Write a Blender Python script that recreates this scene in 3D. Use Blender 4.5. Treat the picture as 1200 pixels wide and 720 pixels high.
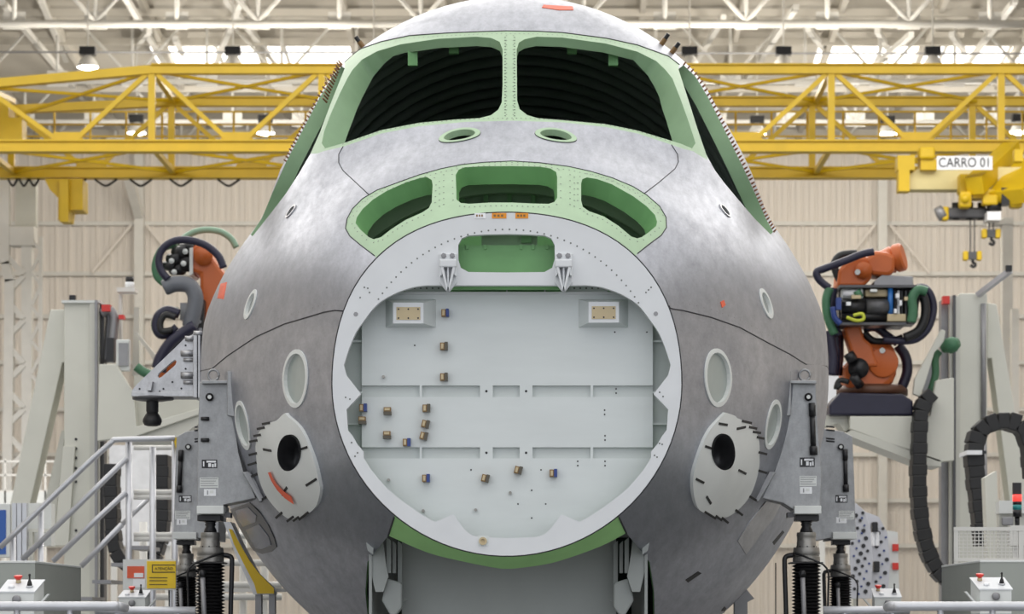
import bpy, bmesh, math, random
import numpy as np
from mathutils import Vector, Matrix
from mathutils.geometry import delaunay_2d_cdt
for o in list(bpy.data.objects): bpy.data.objects.remove(o)
random.seed(7)
SC = bpy.context.scene; COL = SC.collection
PI = math.pi
# ---------------------------------------------------------------- camera, world, lights, exposure
F = 3300.0; VX, VY = 645.0, 728.0; EYE = 1.6          # focal length in pixels, vanishing point, eye height
CX = (VX - 594) * 14 / F
cam_d = bpy.data.cameras.new('camera'); cam = bpy.data.objects.new('camera', cam_d); COL.objects.link(cam)
cam.location = (CX, 0, EYE); cam.rotation_euler = (PI/2, 0, 0)
cam_d.sensor_width = 36; cam_d.lens = F/1200*36
cam_d.shift_x = (600-VX)/1200; cam_d.shift_y = (VY-360)/1200
cam_d.clip_end = 400; cam_d.clip_start = .1
cam_d.dof.use_dof = True; cam_d.dof.focus_distance = 14.6; cam_d.dof.aperture_fstop = 6.3
SC.camera = cam
W = bpy.data.worlds.new('sky'); SC.world = W; W.use_nodes = True
bg = W.node_tree.nodes['Background']; bg.inputs[0].default_value = (.92, .95, 1, 1); bg.inputs[1].default_value = 1.15
def area(name, loc, sx, sy, power, col=(1, .97, .93), rot=(0, 0, 0)):
    d = bpy.data.lights.new(name, 'AREA'); d.shape = 'RECTANGLE'; d.size = sx; d.size_y = sy; d.energy = power; d.color = col
    o = bpy.data.objects.new(name, d); COL.objects.link(o); o.location = loc; o.rotation_euler = rot
    return o
area('hall_lamps_front', (0, 14, 20), 44, 40, 6500, (1, .99, .98))          # the lamp rows over the bay that the nose stands in
area('hall_lamps_rear', (0, 47, 19.5), 44, 20, 10500, (1, .97, .93))
SC.view_settings.view_transform = 'Standard'; SC.view_settings.look = 'None'
SC.view_settings.gamma = 1; SC.view_settings.use_curve_mapping = False; SC.view_settings.exposure = 0.17

# ---------------------------------------------------------------- helpers
def at(px, py, Y): return Vector((CX + (px-VX)*Y/F, Y, EYE + (VY-py)*Y/F))
class MB:
    def __init__(s): s.v = []; s.f = []
    def add(s, vs, fs):
        n = len(s.v); s.v += [tuple(v) for v in vs]; s.f += [tuple(i+n for i in f) for f in fs]; return s
    def box(s, x0, x1, y0, y1, z0, z1):
        x0,x1=sorted((x0,x1)); y0,y1=sorted((y0,y1)); z0,z1=sorted((z0,z1))
        return s.add([(x0,y0,z0),(x1,y0,z0),(x1,y1,z0),(x0,y1,z0),(x0,y0,z1),(x1,y0,z1),(x1,y1,z1),(x0,y1,z1)],
              [(3,2,1,0),(4,5,6,7),(0,1,5,4),(1,2,6,5),(2,3,7,6),(3,0,4,7)])
    def pbox(s, px0, py0, px1, py1, Y, d):         # front face seen at these pixels at depth Y, d deep
        a = at(px0, py0, Y); b = at(px1, py1, Y); return s.box(a.x, b.x, Y, Y+d, a.z, b.z)
    def beam(s, a, b, w, h=None, up=(0,0,1)):
        h = h or w; a = Vector(a); b = Vector(b); d = (b-a).normalized(); u = Vector(up)
        if abs(d.dot(u)) > .98: u = Vector((0,1,0))
        r = d.cross(u).normalized()*(w/2); u = r.cross(d).normalized()*(h/2)
        vs = [p+i*r+j*u for p in (a,b) for i,j in ((-1,-1),(1,-1),(1,1),(-1,1))]
        return s.add(vs, [(0,1,2,3),(7,6,5,4),(0,4,5,1),(1,5,6,2),(2,6,7,3),(3,7,4,0)])
    def prism(s, poly, d):                          # poly: world points (counter or clockwise), pushed back by d along Y
        n = len(poly); q = [Vector(p) for p in poly]; off = Vector((0,d,0))
        ar = sum(q[i].x*q[(i+1)%n].z - q[(i+1)%n].x*q[i].z for i in range(n))
        if ar < 0: q = q[::-1]
        s.add(q + [p+off for p in q], [tuple(range(n)), tuple(range(2*n-1, n-1, -1))] + [((i+1)%n, i, i+n, (i+1)%n+n) for i in range(n)])
        return s
    def pprism(s, pxs, Y, d): return s.prism([at(x, y, Y) for x, y in pxs], d)
    def tube(s, pts, r, seg=8, caps=True):
        pts = [Vector(p) for p in pts]; rs = r if isinstance(r, (list,tuple)) else [r]*len(pts); n = len(pts)
        t = (pts[1]-pts[0]).normalized(); u = t.orthogonal().normalized(); vs = []
        for i, p in enumerate(pts):
            t2 = ((pts[i+1] if i < n-1 else p) - (pts[i-1] if i else p)).normalized()
            u = (u - t2*u.dot(t2)).normalized(); w = t2.cross(u)
            vs += [p + (u*math.cos(2*PI*k/seg) + w*math.sin(2*PI*k/seg))*rs[i] for k in range(seg)]
        fs = [(i*seg+k, i*seg+(k+1)%seg, (i+1)*seg+(k+1)%seg, (i+1)*seg+k) for i in range(n-1) for k in range(seg)]
        if caps: fs += [tuple(range(seg-1,-1,-1)), tuple(range((n-1)*seg, n*seg))]
        return s.add(vs, fs)
    def cyl(s, a, b, r, r2=None, seg=16): return s.tube([a, b], [r, r if r2 is None else r2], seg)
    def lathe(s, base, prof, axis=(0,0,1), seg=24):
        base = Vector(base); ax = Vector(axis).normalized(); u = ax.orthogonal().normalized(); w = ax.cross(u); n = len(prof)
        vs = [base + ax*h + (u*math.cos(2*PI*k/seg)+w*math.sin(2*PI*k/seg))*max(r,1e-4) for r, h in prof for k in range(seg)]
        fs = [(i*seg+k, i*seg+(k+1)%seg, (i+1)*seg+(k+1)%seg, (i+1)*seg+k) for i in range(n-1) for k in range(seg)]
        fs += [tuple(range(seg-1,-1,-1)), tuple(range((n-1)*seg, n*seg))]
        return s.add(vs, fs)
    def build(s, name, mat, parent=None, smooth=False, bevel=0, loc=None, label=None):
        me = bpy.data.meshes.new(name); root = Vector((0,0,0))
        if parent is not None:
            p = parent
            while p is not None: root = root + p.location; p = p.parent
        if loc is not None: root = root + Vector(loc)
        me.from_pydata([tuple(Vector(v)-root) for v in s.v], [], s.f); me.materials.append(mat); me.validate(); me.update()
        if smooth: me.shade_smooth(); 
        o = bpy.data.objects.new(name, me); COL.objects.link(o); o.parent = parent
        if loc is not None: o.location = loc
        if bevel:
            m = o.modifiers.new('bevel', 'BEVEL'); m.width = bevel; m.segments = 2; m.limit_method = 'ANGLE'; m.angle_limit = .6
        if smooth == 'auto':
            try: me.set_sharp_from_angle(angle=.6)
            except Exception: pass
        if label: o['label'] = label
        return o
def thing(name, label, cat, loc=(0,0,0), group=None):
    o = bpy.data.objects.new(name, None); COL.objects.link(o); o.location = loc; o.empty_display_size = .1
    o['label'] = label; o['category'] = cat
    if group: o['group'] = group
    return o
def tag(o, label, cat, group=None):
    o['label'] = label; o['category'] = cat
    if group: o['group'] = group
    return o
def struct(o): o['kind'] = 'structure'; return o
def stuff(o): o['kind'] = 'stuff'; return o
def kids(o): return [c for c in bpy.data.objects if c.parent is o]
def dup(root, loc, label, group=None):
    r = root.copy(); COL.objects.link(r); r.location = loc; r['label'] = label
    if group: r['group'] = group
    for ch in kids(root):
        c = ch.copy(); COL.objects.link(c); c.parent = r
        for g in kids(ch):
            d = g.copy(); COL.objects.link(d); d.parent = c
    return r
def inst(src, name, parent, loc, rot=None, scale=None):       # another object that shares a mesh
    o = bpy.data.objects.new(name, src.data); COL.objects.link(o); o.parent = parent; o.location = loc
    if rot is not None: o.rotation_euler = rot
    if scale is not None: o.scale = scale
    return o
def smoothpts(pts, n=6):                                     # Catmull-Rom through points
    P = [Vector(p) for p in pts]; out = []
    for i in range(len(P)-1):
        a, b, c, d = P[max(i-1,0)], P[i], P[i+1], P[min(i+2,len(P)-1)]
        for k in range(n):
            t = k/n; out.append(.5*((2*b)+(c-a)*t+(2*a-5*b+4*c-d)*t*t+(3*b-a-3*c+d)*t**3))
    return out + [P[-1]]
def text(name, body, size, loc, mat, parent, depth=.002, align='CENTER'):
    cu = bpy.data.curves.new(name, 'FONT'); cu.body = body; cu.size = size; cu.extrude = depth; cu.align_x = align; cu.align_y = 'CENTER'
    ob = bpy.data.objects.new(name+'_src', cu); COL.objects.link(ob)
    me = bpy.data.meshes.new_from_object(ob.evaluated_get(bpy.context.evaluated_depsgraph_get()))
    bpy.data.objects.remove(ob); bpy.data.curves.remove(cu)
    me.materials.clear(); me.materials.append(mat)
    root = Vector((0,0,0)); p = parent
    while p is not None: root = root + p.location; p = p.parent
    o = bpy.data.objects.new(name, me); COL.objects.link(o); o.parent = parent; o.location = Vector(loc)-root; o.rotation_euler = (PI/2, 0, 0)
    return o

# ---------------------------------------------------------------- materials
MATS = {}
def mat(name, col, rough=.5, metal=0., vary=.08, scale=6., bump=0., streak=None, spec=.5):
    m = bpy.data.materials.new(name); m.use_nodes = True; nt = m.node_tree; b = nt.nodes['Principled BSDF']
    b.inputs['Roughness'].default_value = rough; b.inputs['Metallic'].default_value = metal
    b.inputs['Specular IOR Level'].default_value = spec
    tc = nt.nodes.new('ShaderNodeTexCoord'); src = tc.outputs['Object']
    if streak:
        mp = nt.nodes.new('ShaderNodeMapping'); mp.inputs['Scale'].default_value = streak; nt.links.new(src, mp.inputs[0]); src = mp.outputs[0]
    n = nt.nodes.new('ShaderNodeTexNoise'); n.inputs['Scale'].default_value = scale; n.inputs['Detail'].default_value = 5; nt.links.new(src, n.inputs['Vector'])
    r = nt.nodes.new('ShaderNodeMapRange'); r.inputs[1].default_value = .3; r.inputs[2].default_value = .7
    r.inputs[3].default_value = 1-vary; r.inputs[4].default_value = 1+vary; nt.links.new(n.outputs[0], r.inputs[0])
    mx = nt.nodes.new('ShaderNodeMix'); mx.data_type = 'RGBA'; mx.blend_type = 'MULTIPLY'; mx.inputs[0].default_value = 1
    mx.inputs[6].default_value = (*col, 1); nt.links.new(r.outputs[0], mx.inputs[7]); nt.links.new(mx.outputs[2], b.inputs['Base Color'])
    if bump:
        bp = nt.nodes.new('ShaderNodeBump'); bp.inputs['Strength'].default_value = bump; bp.inputs['Distance'].default_value = .01
        nt.links.new(n.outputs[0], bp.inputs['Height']); nt.links.new(bp.outputs[0], b.inputs['Normal'])
    MATS[name] = m; return m
def emit(name, col, strength):
    m = bpy.data.materials.new(name); m.use_nodes = True; nt = m.node_tree; b = nt.nodes['Principled BSDF']
    b.inputs['Base Color'].default_value = (*col, 1); b.inputs['Emission Color'].default_value = (*col, 1); b.inputs['Emission Strength'].default_value = strength
    return m
def aluminium(name, col, rough, metal):
    m = bpy.data.materials.new(name); m.use_nodes = True; nt = m.node_tree; b = nt.nodes['Principled BSDF']; L = nt.links
    b.inputs['Metallic'].default_value = metal
    tc = nt.nodes.new('ShaderNodeTexCoord')
    def noise(scale, stretch, detail):
        mp = nt.nodes.new('ShaderNodeMapping'); mp.inputs['Scale'].default_value = stretch; L.new(tc.outputs['Object'], mp.inputs[0])
        n = nt.nodes.new('ShaderNodeTexNoise'); n.inputs['Scale'].default_value = scale; n.inputs['Detail'].default_value = detail; n.inputs['Roughness'].default_value = .65
        L.new(mp.outputs[0], n.inputs['Vector']); return n.outputs[0]
    big = noise(1.6, (1, .7, 1), 6); fine = noise(22, (1, .25, .6), 5); grain = noise(90, (1, .12, 1), 3)
    def rng(s, lo, hi):
        r = nt.nodes.new('ShaderNodeMapRange'); r.inputs[1].default_value = .3; r.inputs[2].default_value = .7; r.inputs[3].default_value = lo; r.inputs[4].default_value = hi; L.new(s, r.inputs[0]); return r.outputs[0]
    def mul(a, c):
        q = nt.nodes.new('ShaderNodeMath'); q.operation = 'MULTIPLY'; L.new(a, q.inputs[0]); L.new(c, q.inputs[1]); return q.outputs[0]
    f = mul(mul(rng(big, .89, 1.10), rng(fine, .88, 1.10)), rng(grain, .95, 1.05))
    mx = nt.nodes.new('ShaderNodeMix'); mx.data_type = 'RGBA'; mx.blend_type = 'MULTIPLY'; mx.inputs[0].default_value = 1
    mx.inputs[6].default_value = (*col, 1); L.new(f, mx.inputs[7]); L.new(mx.outputs[2], b.inputs['Base Color'])
    rr = mul(rng(big, rough*1.12, rough*.88), rng(fine, 1.08, .92)); L.new(rr, b.inputs['Roughness'])
    return m
M_alu = aluminium('bare_aluminium', (.405, .42, .465), .46, 1.0)
M_alu2 = aluminium('machined_aluminium', (.48, .48, .49), .40, .85)
M_brk = aluminium('bracket_aluminium', (.33, .335, .34), .45, .7)
M_green = mat('green_primer', (.37, .52, .34), .5, 0, .05, 9)
M_jamb = mat('green_primer_mid', (.27, .42, .25), .5, 0, .05, 9)  # darker copy of the primer, shade of the window reveals put into it
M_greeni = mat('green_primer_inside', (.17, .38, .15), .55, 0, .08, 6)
M_chin = mat('green_primer_band', (.29, .54, .21), .5, 0, .05, 9)
M_cabin = mat('interior_shade_dark', (.03, .048, .036), .7, 0, .2, 4)  # near-black colour stands in for the shade inside the nose
M_rib = mat('cabin_frame_grey', (.34, .40, .36), .6, 0, .1, 4)
M_white = mat('white_primer', (.70, .72, .74), .5, 0, .03, 5)
M_panel = mat('bulkhead_panel_white', (.66, .70, .70), .45, 0, .03, 3, streak=(1,1,4))
M_pocket = mat('bulkhead_pocket', (.58, .62, .61), .5, 0, .03, 4)
M_seam = mat('sealant_dark', (.03, .03, .035), .6)
M_rivet = mat('rivet_grey', (.16, .17, .16), .45, .5)
M_bay = mat('bay_grey_paint', (.32, .34, .33), .6, 0, .05, 3)
M_ltgrey = mat('light_grey_paint', (.70, .72, .70), .45, 0, .04, 5)
M_glass = mat('grey_glazed_disc', (.36, .40, .38), .3, .1, .06, 6)
M_black = mat('black_rubber', (.012, .012, .013), .5)
M_blackm = mat('black_metal', (.02, .02, .022), .35, .3)
M_steel = mat('worn_steel', (.30, .29, .27), .4, .8, .15, 12)
M_tape = mat('black_tape', (.01, .01, .01), .6)
M_red = mat('red_orange_tape', (.75, .12, .05), .55)
M_orange = mat('robot_orange', (.52, .115, .02), .4, 0, .06, 5)
M_purple = mat('dark_violet_hose', (.014, .013, .036), .45, 0, .1, 10)
M_hgreen = mat('green_hose', (.05, .16, .08), .5, 0, .1, 10)
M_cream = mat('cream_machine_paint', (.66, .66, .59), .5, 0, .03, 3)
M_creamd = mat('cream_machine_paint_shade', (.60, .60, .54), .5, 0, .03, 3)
M_wsteel = mat('white_painted_steel', (.74, .73, .69), .5, 0, .04, 3)
M_wall = mat('beige_cladding', (.80, .75, .69), .6, 0, .04, 1.5, streak=(1,1,.3))
M_roof = mat('roof_sheet_grey', (.58, .55, .49), .7, 0, .06, .6)
M_yellow = mat('crane_yellow', (.66, .44, .006), .45, 0, .06, 2)
M_yellowp = mat('pale_yellow_plate', (.72, .62, .30), .55, 0, .05, 2)
M_floor = mat('epoxy_floor_grey', (.20, .205, .21), .35, 0, .06, .4)
M_railm = mat('galvanised_tube', (.56, .57, .60), .35, .5, .05, 8)
M_cab = mat('grey_cabinet_paint', (.33, .35, .32), .5, 0, .03, 4)
M_cap = mat('dark_bronze_cap', (.09, .08, .06), .4, .3)
M_tan = mat('tan_gasket_plate', (.55, .45, .28), .6, 0, .05, 12)
M_brown = mat('brown_connector', (.22, .13, .05), .4, .4)
M_blue = mat('blue_cap', (.02, .05, .22), .4)
M_amber = mat('amber_tag', (.80, .30, .02), .5)
M_wtag = mat('white_tag', (.85, .86, .88), .5)
M_redp = mat('red_plastic', (.65, .03, .02), .35)
M_yelsign = mat('yellow_sign', (.85, .58, .02), .5)
M_darkgrey = mat('dark_grey_metal', (.09, .09, .095), .4, .4)
M_midgrey = mat('mid_grey_metal', (.28, .28, .29), .45, .4)
M_brass = mat('copper_pins', (.42, .22, .13), .4, .7)
M_sky = emit('skylight_glow', (1, .98, .95), 2.2)
M_lamp = emit('lamp_glow', (1, .96, .88), 6)
M_redl = emit('red_signal', (1, .05, .04), 1.2)
M_grnl = mat('teal_lens', (.02, .25, .25), .3)
M_screen = emit('blue_screen', (.02, .07, .25), .35)
# ---------------------------------------------------------------- setting: floor, walls, roof
wb = 100.0
struct(MB().box(-32, 32, -12, 101, -.2, 0).build('floor', M_floor))
wr = struct(MB().box(-32, 32, wb+.12, wb+.3, 0, EYE+17.2).build('wall_back', M_wall))
pm = MB()                                            # one cladding sheet with its standing rib
pm.add([(-.235,0,0),(-.06,0,0),(-.035,-.05,0),(.035,-.05,0),(.06,0,0),(.235,0,0), (-.235,0,1),(-.06,0,1),(-.035,-.05,1),(.035,-.05,1),(.06,0,1),(.235,0,1)],
       [(i,i+1,i+7,i+6) for i in range(5)])
first = None
for k in range(-48, 49):
    if first is None:
        first = pm.build('wall_panel', M_wall, None); first.parent = wr; p = first
    else: p = inst(first, 'wall_panel', wr, (0,0,0))
    p.location = (CX-.2 + k*.482, wb+.05, 0); p.scale = (1, 1, EYE+17.2)
struct(MB().box(-32.3, -32, -12, 101, 0, 22).build('wall_left', M_wall)); struct(MB().box(32, 32.3, -12, 101, 0, 22).build('wall_right', M_wall))
def roofz(Y): return EYE + 17.4 + (100-Y)*.085 if Y > 50 else EYE + 17.4 + 50*.085 - (50-Y)*.05
rs = [(101, 92.2), (89.6, 50), (50, -12)]
m = MB()
for a, b in rs: m.add([(-32,a,roofz(a)),(32,a,roofz(a)),(32,b,roofz(b)),(-32,b,roofz(b)), (-32,a,roofz(a)+.15),(32,a,roofz(a)+.15),(32,b,roofz(b)+.15),(-32,b,roofz(b)+.15)],
    [(0,1,2,3),(7,6,5,4),(0,4,5,1),(1,5,6,2),(2,6,7,3),(3,7,4,0)])
segs = [(-32,-12.6),(-6.1,8.7),(19,32)]
for a, b in segs: m.add([(a,92.2,roofz(92.2)),(b,92.2,roofz(92.2)),(b,89.6,roofz(89.6)),(a,89.6,roofz(89.6))], [(0,1,2,3)])
ceil = struct(m.build('ceiling', M_roof))
n = 0
for a, b in [(-12.6,-6.1),(8.7,19)]:                 # two rows of skylight panes with bars between
    k = max(1, round((b-a)/2.15)); st = (b-a)/k
    for i in range(k):
        n += 1; x0 = a+i*st+.06; x1 = a+(i+1)*st-.06; f = MB()
        for (p, q) in ((x0-.06, x0), (x1, x1+.06)): f.add([(p,92.2,roofz(92.2)),(q,92.2,roofz(92.2)),(q,89.6,roofz(89.6)),(p,89.6,roofz(89.6))], [(0,1,2,3)])
        w = struct(f.build('window_%d' % n, M_wsteel))
        MB().add([(x0,92.2,roofz(92.2)+.03),(x1,92.2,roofz(92.2)+.03),(x1,89.6,roofz(89.6)+.03),(x0,89.6,roofz(89.6)+.03)], [(0,1,2,3)]).build('pane', M_sky, w)
tn = 0
def trim(mb, mt=None):
    global tn; tn += 1; return struct(mb.build('trim_%d' % tn, mt or M_wsteel))
for y in (262, 321, 371, 425, 480, 533, 587, 640):    # girts
    a = at(0, y, wb-.12); trim(MB().box(-24, 24, wb-.16, wb-.04, a.z-.07, a.z+.07))
for x in (163, 1034, 1385, -190):                      # wall columns with braces
    a = at(x, 300, wb-.4); c = MB().box(a.x-.16, a.x+.16, wb-.5, wb-.16, 0, EYE+17)
    trim(c)
    for y0, y1 in ((264, 320), (375, 430), (590, 640)):
        for sx in (-1, 1):
            if y0 < 300: trim(MB().beam(at(x+sx*9, y0, wb-.3), at(x+sx*55, y1, wb-.3), .09), M_wall)
# haunched strut above the left column
trim(MB().beam(at(163, 252, wb-.5), at(150, 205, wb-2), .3, .3))
# roof purlins running towards the camera and rafters running across
for x in np.arange(-24, 25, 3.0): trim(MB().beam((x, 100, roofz(100)-.2), (x, 52, roofz(52)-.2), .16, .3), M_roof)
for Y in (99, 96, 93.4, 88, 85): trim(MB().box(-30, 30, Y-.06, Y+.06, roofz(Y)-.42, roofz(Y)-.2), M_roof)
# white roof trusses across the hall
def truss(Y, zc, lab, step, x0, r=.11, depth=2.6):
    t = thing('roof_truss', lab, 'truss', (0, Y, zc), 'white roof trusses across the hall')
    xs = [x0 + step*k for k in range(-14, 15)]
    MB().cyl((xs[0], Y, zc), (xs[-1], Y, zc), r, seg=10).build('bottom_chord', M_wsteel, t, True)
    MB().cyl((xs[0], Y, zc+depth), (xs[-1], Y, zc+depth), r, seg=10).build('top_chord', M_wsteel, t, True)
    for k, x in enumerate(xs):
        MB().cyl((x, Y, zc), (x, Y, zc+depth), r*.62, seg=8).build('post', M_wsteel, t, True)
        MB().box(x-.32, x+.32, Y-.02, Y+.02, zc-.16, zc+.34).build('gusset_plate', M_wsteel, t)
        if k % 2 == 0:
            for s in (-1, 1): MB().cyl((x, Y-.03, zc+.05), (x+s*step, Y-.03, zc+depth), r*.6, seg=8).build('diagonal', M_wsteel, t, True)
    return t
Y = 80.; p = at(112, 28, Y); truss(Y, p.z, 'nearest white roof truss crossing the top edge of the picture', 2.31, p.x, .115)
for Y, lab in ((87., 'second white roof truss seen behind the nearest one'), (94., 'white roof truss far back just below the skylights'), (98.6, 'rearmost white roof truss against the back wall')):
    p = at(112, 28, 80.); truss(Y, p.z-.3, lab, 2.31, p.x, .08)
# slanting knee braces from the roof to the truss chords
nb = 0
for (x0,y0,Y0,x1,y1,Y1) in ((2,2,80,100,118,96),(48,0,82,95,112,98),(143,-10,80,215,112,97),(265,0,82,350,108,97),(285,-5,80,238,110,97),(933,8,80,862,112,97),(848,20,82,798,100,96),(1068,40,82,975,122,97),
        (947,34,84,986,82,97),(1028,36,84,1055,80,97),(1115,40,84,1145,80,97),(175,36,84,140,76,97),(205,45,86,222,78,95),(1190,0,80,1105,112,97)):
    nb += 1; p, q = at(x0,y0,Y0), at(x1,y1,Y1)
    trim(MB().beam(p, q, .16))
trim(MB().cyl(at(-20, 61, 84), at(1220, 63, 84), .03, seg=6), M_midgrey)
# pendant lamps
def lamp(px, py, Y, label, lit=True):
    p = at(px, py, Y); t = thing('pendant_lamp', label, 'lamp', p, 'pendant lamps in the roof')
    MB().cyl(p+Vector((0,0,.42)), Vector((p.x, p.y, roofz(Y)+.02)), .025, seg=6).build('stem', M_wsteel, t)
    MB().box(p.x-.22, p.x+.22, Y-.15, Y+.15, p.z+.2, p.z+.42).build('ballast_box', M_blackm, t)
    MB().lathe(p, [(.08,.22),(.14,.16),(.24,.02),(.30,-.14),(.285,-.14),(.22,.02),(.1,.14)], seg=18).build('reflector', M_wsteel, t, True)
    MB().lathe(p+Vector((0,0,-.08)), [(.05,.05),(.2,.0),(.22,-.05),(.12,-.12),(.02,-.13)], seg=14).build('bulb', M_lamp, t, True)
    d = bpy.data.lights.new('lamp_light', 'POINT'); d.energy = 450; d.color = (1,.93,.82); d.shadow_soft_size = .25
    o = bpy.data.objects.new('lamp_light', d); COL.objects.link(o); o.parent = t; o.location = (0, 0, -.5)
row = [(103,73,'leftmost'),(273,73,'second from the left'),(438,73,'hidden half behind the cockpit roof'),(808,73,'just right of the cockpit roof'),(918,73,'third from the right edge'),(1093,73,'nearest the right edge')]
for x, y, s in row: lamp(x, y, 79, 'dish lamp above the crane, ' + s)
for x, y, s in [(160,151,'left one over the lower beam'),(311,151,'left one beside the cockpit'),(887,152,'right one beside the cockpit'),(1040,152,'above the white CARRO sign'),(1194,150,'at the right edge')]:
    lamp(x, y, 89, 'white dish lamp seen through the yellow crane truss, ' + s)

# ---------------------------------------------------------------- yellow overhead crane
def crane_truss(Y, yt, yb, vx, step, label, droop):
    p0 = at(vx, yt, Y); zt = p0.z; zb = at(0, yb, Y).z; S = F/Y
    t = thing('crane_truss', label, 'crane', (p0.x, Y, zb), 'yellow overhead crane girders')
    xl = p0.x; xe = 18.0
    m = MB()
    m.beam((xl-6.5, Y, zt-droop*1.5), (xl, Y, zt), .24, .2, (0,0,1)); m.box(xl, xe, Y-.12, Y+.12, zt-.1, zt+.1)
    m.box(xl, xe, Y-.2, Y+.2, zt+.09, zt+.12)
    m.build('top_chord', M_yellow, t)
    m = MB().box(xl-7, xe, Y-.12, Y+.12, zb-.11, zb+.11); m.box(xl-7, xe, Y-.2, Y+.2, zb+.1, zb+.14); m.box(xl-7, xe, Y-.2, Y+.2, zb-.14, zb-.1)
    m.build('bottom_chord', M_yellow, t)
    k = -1
    while xl + k*step < xe-1:
        x = xl + k*step; zz = zt - (droop*(-k)*step/4.2 if k < 0 else 0)
        MB().box(x-.08, x+.08, Y-.08, Y+.08, zb, zz).build('post', M_yellow, t)
        for s in (-1, 1):
            if k < 0 and s < 0: continue
            MB().beam((x+s*.12, Y, zz-.1), (x+s*step*.46, Y, zb+.12), .11).build('diagonal', M_yellow, t)
        xm = x + step/2; MB().prism([(xm-.42,Y-.03,zb+.1),(xm+.42,Y-.03,zb+.1),(xm+.3,Y-.03,zb+.34),(xm-.3,Y-.03,zb+.34)], .06).build('gusset_plate', M_yellow, t)
        k += 1
    return t, xl, zt, zb
tA, xlA, ztA, zbA = crane_truss(66., 82, 172, 178, 3.98, 'nearer yellow lattice girder of the overhead crane', .38)
tB, xlB, ztB, zbB = crane_truss(70., 120, 203, 201, 3.98, 'farther yellow lattice girder of the overhead crane', .2)
br = thing('crane_cross_bracing', 'thin yellow cross bracing lying between the two crane girders', 'crane', (xlA, 68, zbA))
for k in range(-1, 5):
    x = xlA + k*3.98; dz = -.38 if k < 0 else 0
    for (z1, z2) in ((ztA, ztB), (zbA, zbB)):
        MB().beam((x, 66.15, z1+dz*(z1==ztA)), (x+3.98, 69.85, z2), .07).build('brace', M_yellow, br)
        MB().beam((x+3.98, 66.15, z1), (x, 69.85, z2+dz*(z1==ztA)), .07).build('brace', M_yellow, br)
        MB().beam((x, 66.15, z1+dz*(z1==ztA)), (x, 69.85, z2), .12).build('tie', M_yellow, br)
cr = thing('crane_walkway_railing', 'thin yellow walkway railing behind the crane girders', 'railing', (0, 71, at(0,165,71).z))
for y in (131, 146, 160): MB().beam(at(-40,y,71), at(1260,y,71), .045).build('rail', M_yellow, cr)
for x in range(-20, 1260, 42): MB().beam(at(x,131,71), at(x,168,71), .055).build('post', M_yellow, cr)
e = thing('crane_end_frame', 'yellow end frame of the crane at the left edge', 'crane', at(8,165,68))
MB().pbox(-30, 118, 10, 165, 67.5, 1.).build('side_plate', M_yellow, e); MB().pbox(10, 138, 26, 165, 67.5, .6).build('step_plate', M_yellow, e)
h = thing('crane_hanger', 'yellow hook shaped hanger below the crane on the left', 'crane', at(80,258,69.8))
MB().pprism([(52,209.6),(97,209.6),(97,246),(82,246),(80,258),(68,258),(68,232),(58,222)], 69.5, .8).build('plate', M_yellow, h)
MB().pbox(70, 209.6, 80, 260, 69.25, .25).build('rib', M_yellow, h)
for i, (x, y) in enumerate(((15,0),(28,0),(40,0),(88,0),(124,0),(165,0),(212,0),(268,0))):
    wd = 5.6 if i < 3 else 13
    pts = smoothpts([at(x-wd,209.6,70), at(x-wd*.7,213,70), at(x,218,70), at(x+wd*.7,213,70), at(x+wd,209.6,70)], 4)
    o = MB().tube(pts, .03, 6).build('festoon_cable', M_black, None, True, loc=pts[0])
    tag(o, 'black cable loop under the yellow crane beam, %s from the left' % ['leftmost loop,','second loop','third loop','fourth loop','fifth loop','sixth loop','seventh loop','eighth loop'][i], 'cable', 'festoon cable loops under the crane')
# trolley with its sign, hoists and hooks
Yt = 64.0
t = thing('crane_trolley', 'yellow crane trolley with motors under the girder at right', 'crane', at(1130,238,Yt))
MB().pprism([(1055,222),(1062,208),(1078,196),(1210,196),(1210,210),(1140,222)], Yt+.2, .5).build('base_plate', M_yellowp, t)
MB().pbox(1052, 182, 1072, 199, Yt, .5).build('buffer_block', M_yellow, t); MB().pbox(1053, 199, 1066, 224, Yt, .4).build('buffer_arm', M_yellow, t)
MB().pbox(1078, 172, 1096, 186, Yt-.1, .5).build('wheel_housing', M_yellow, t, bevel=.05); MB().pbox(1079, 186, 1098, 199, Yt, .5).build('wheel_bracket', M_yellow, t)
MB().beam(at(1142,218,Yt-.5), at(1186,176,Yt+1.5), .4, .4).build('end_beam', M_yellow, t); MB().beam(at(1180,232,Yt-.5), at(1215,192,Yt+.5), .9, .35).build('side_beam', M_yellow, t)
MB().pbox(1125, 204, 1140, 225, Yt-.2, .5).build('bracket', M_yellow, t); MB().pbox(1140, 222, 1200, 232, Yt-.3, .5).build('cross_beam', M_yellow, t)
MB().pbox(1189, 175, 1199, 189, Yt-1.4, .3).build('end_plate', M_yellow, t)
MB().pbox(1125, 224, 1139, 243, Yt-.45, .35).build('motor', M_yellow, t, bevel=.06); MB().cyl(at(1131,233,Yt-.44), at(1131,233,Yt-.5), .1, seg=16).build('motor_cover', M_yellow, t, True)
MB().pbox(1184, 225, 1199, 243, Yt-.45, .35).build('motor', M_yellow, t, bevel=.06); MB().cyl(at(1191,234,Yt-.44), at(1191,234,Yt-.5), .1, seg=16).build('motor_cover', M_yellow, t, True)
MB().pbox(1108, 243, 1158, 256, Yt, .4).build('hoist_body', M_darkgrey, t, bevel=.05)
for x in (1120, 1136, 1150): MB().cyl(at(x,238,Yt+.1), at(x,258,Yt+.1), .09, seg=12).build('drum_band', M_blackm, t, True)
MB().cyl(at(1098,252,Yt), at(1106,248,Yt), .16, seg=14).build('gear_cap', M_midgrey, t, True)
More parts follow.
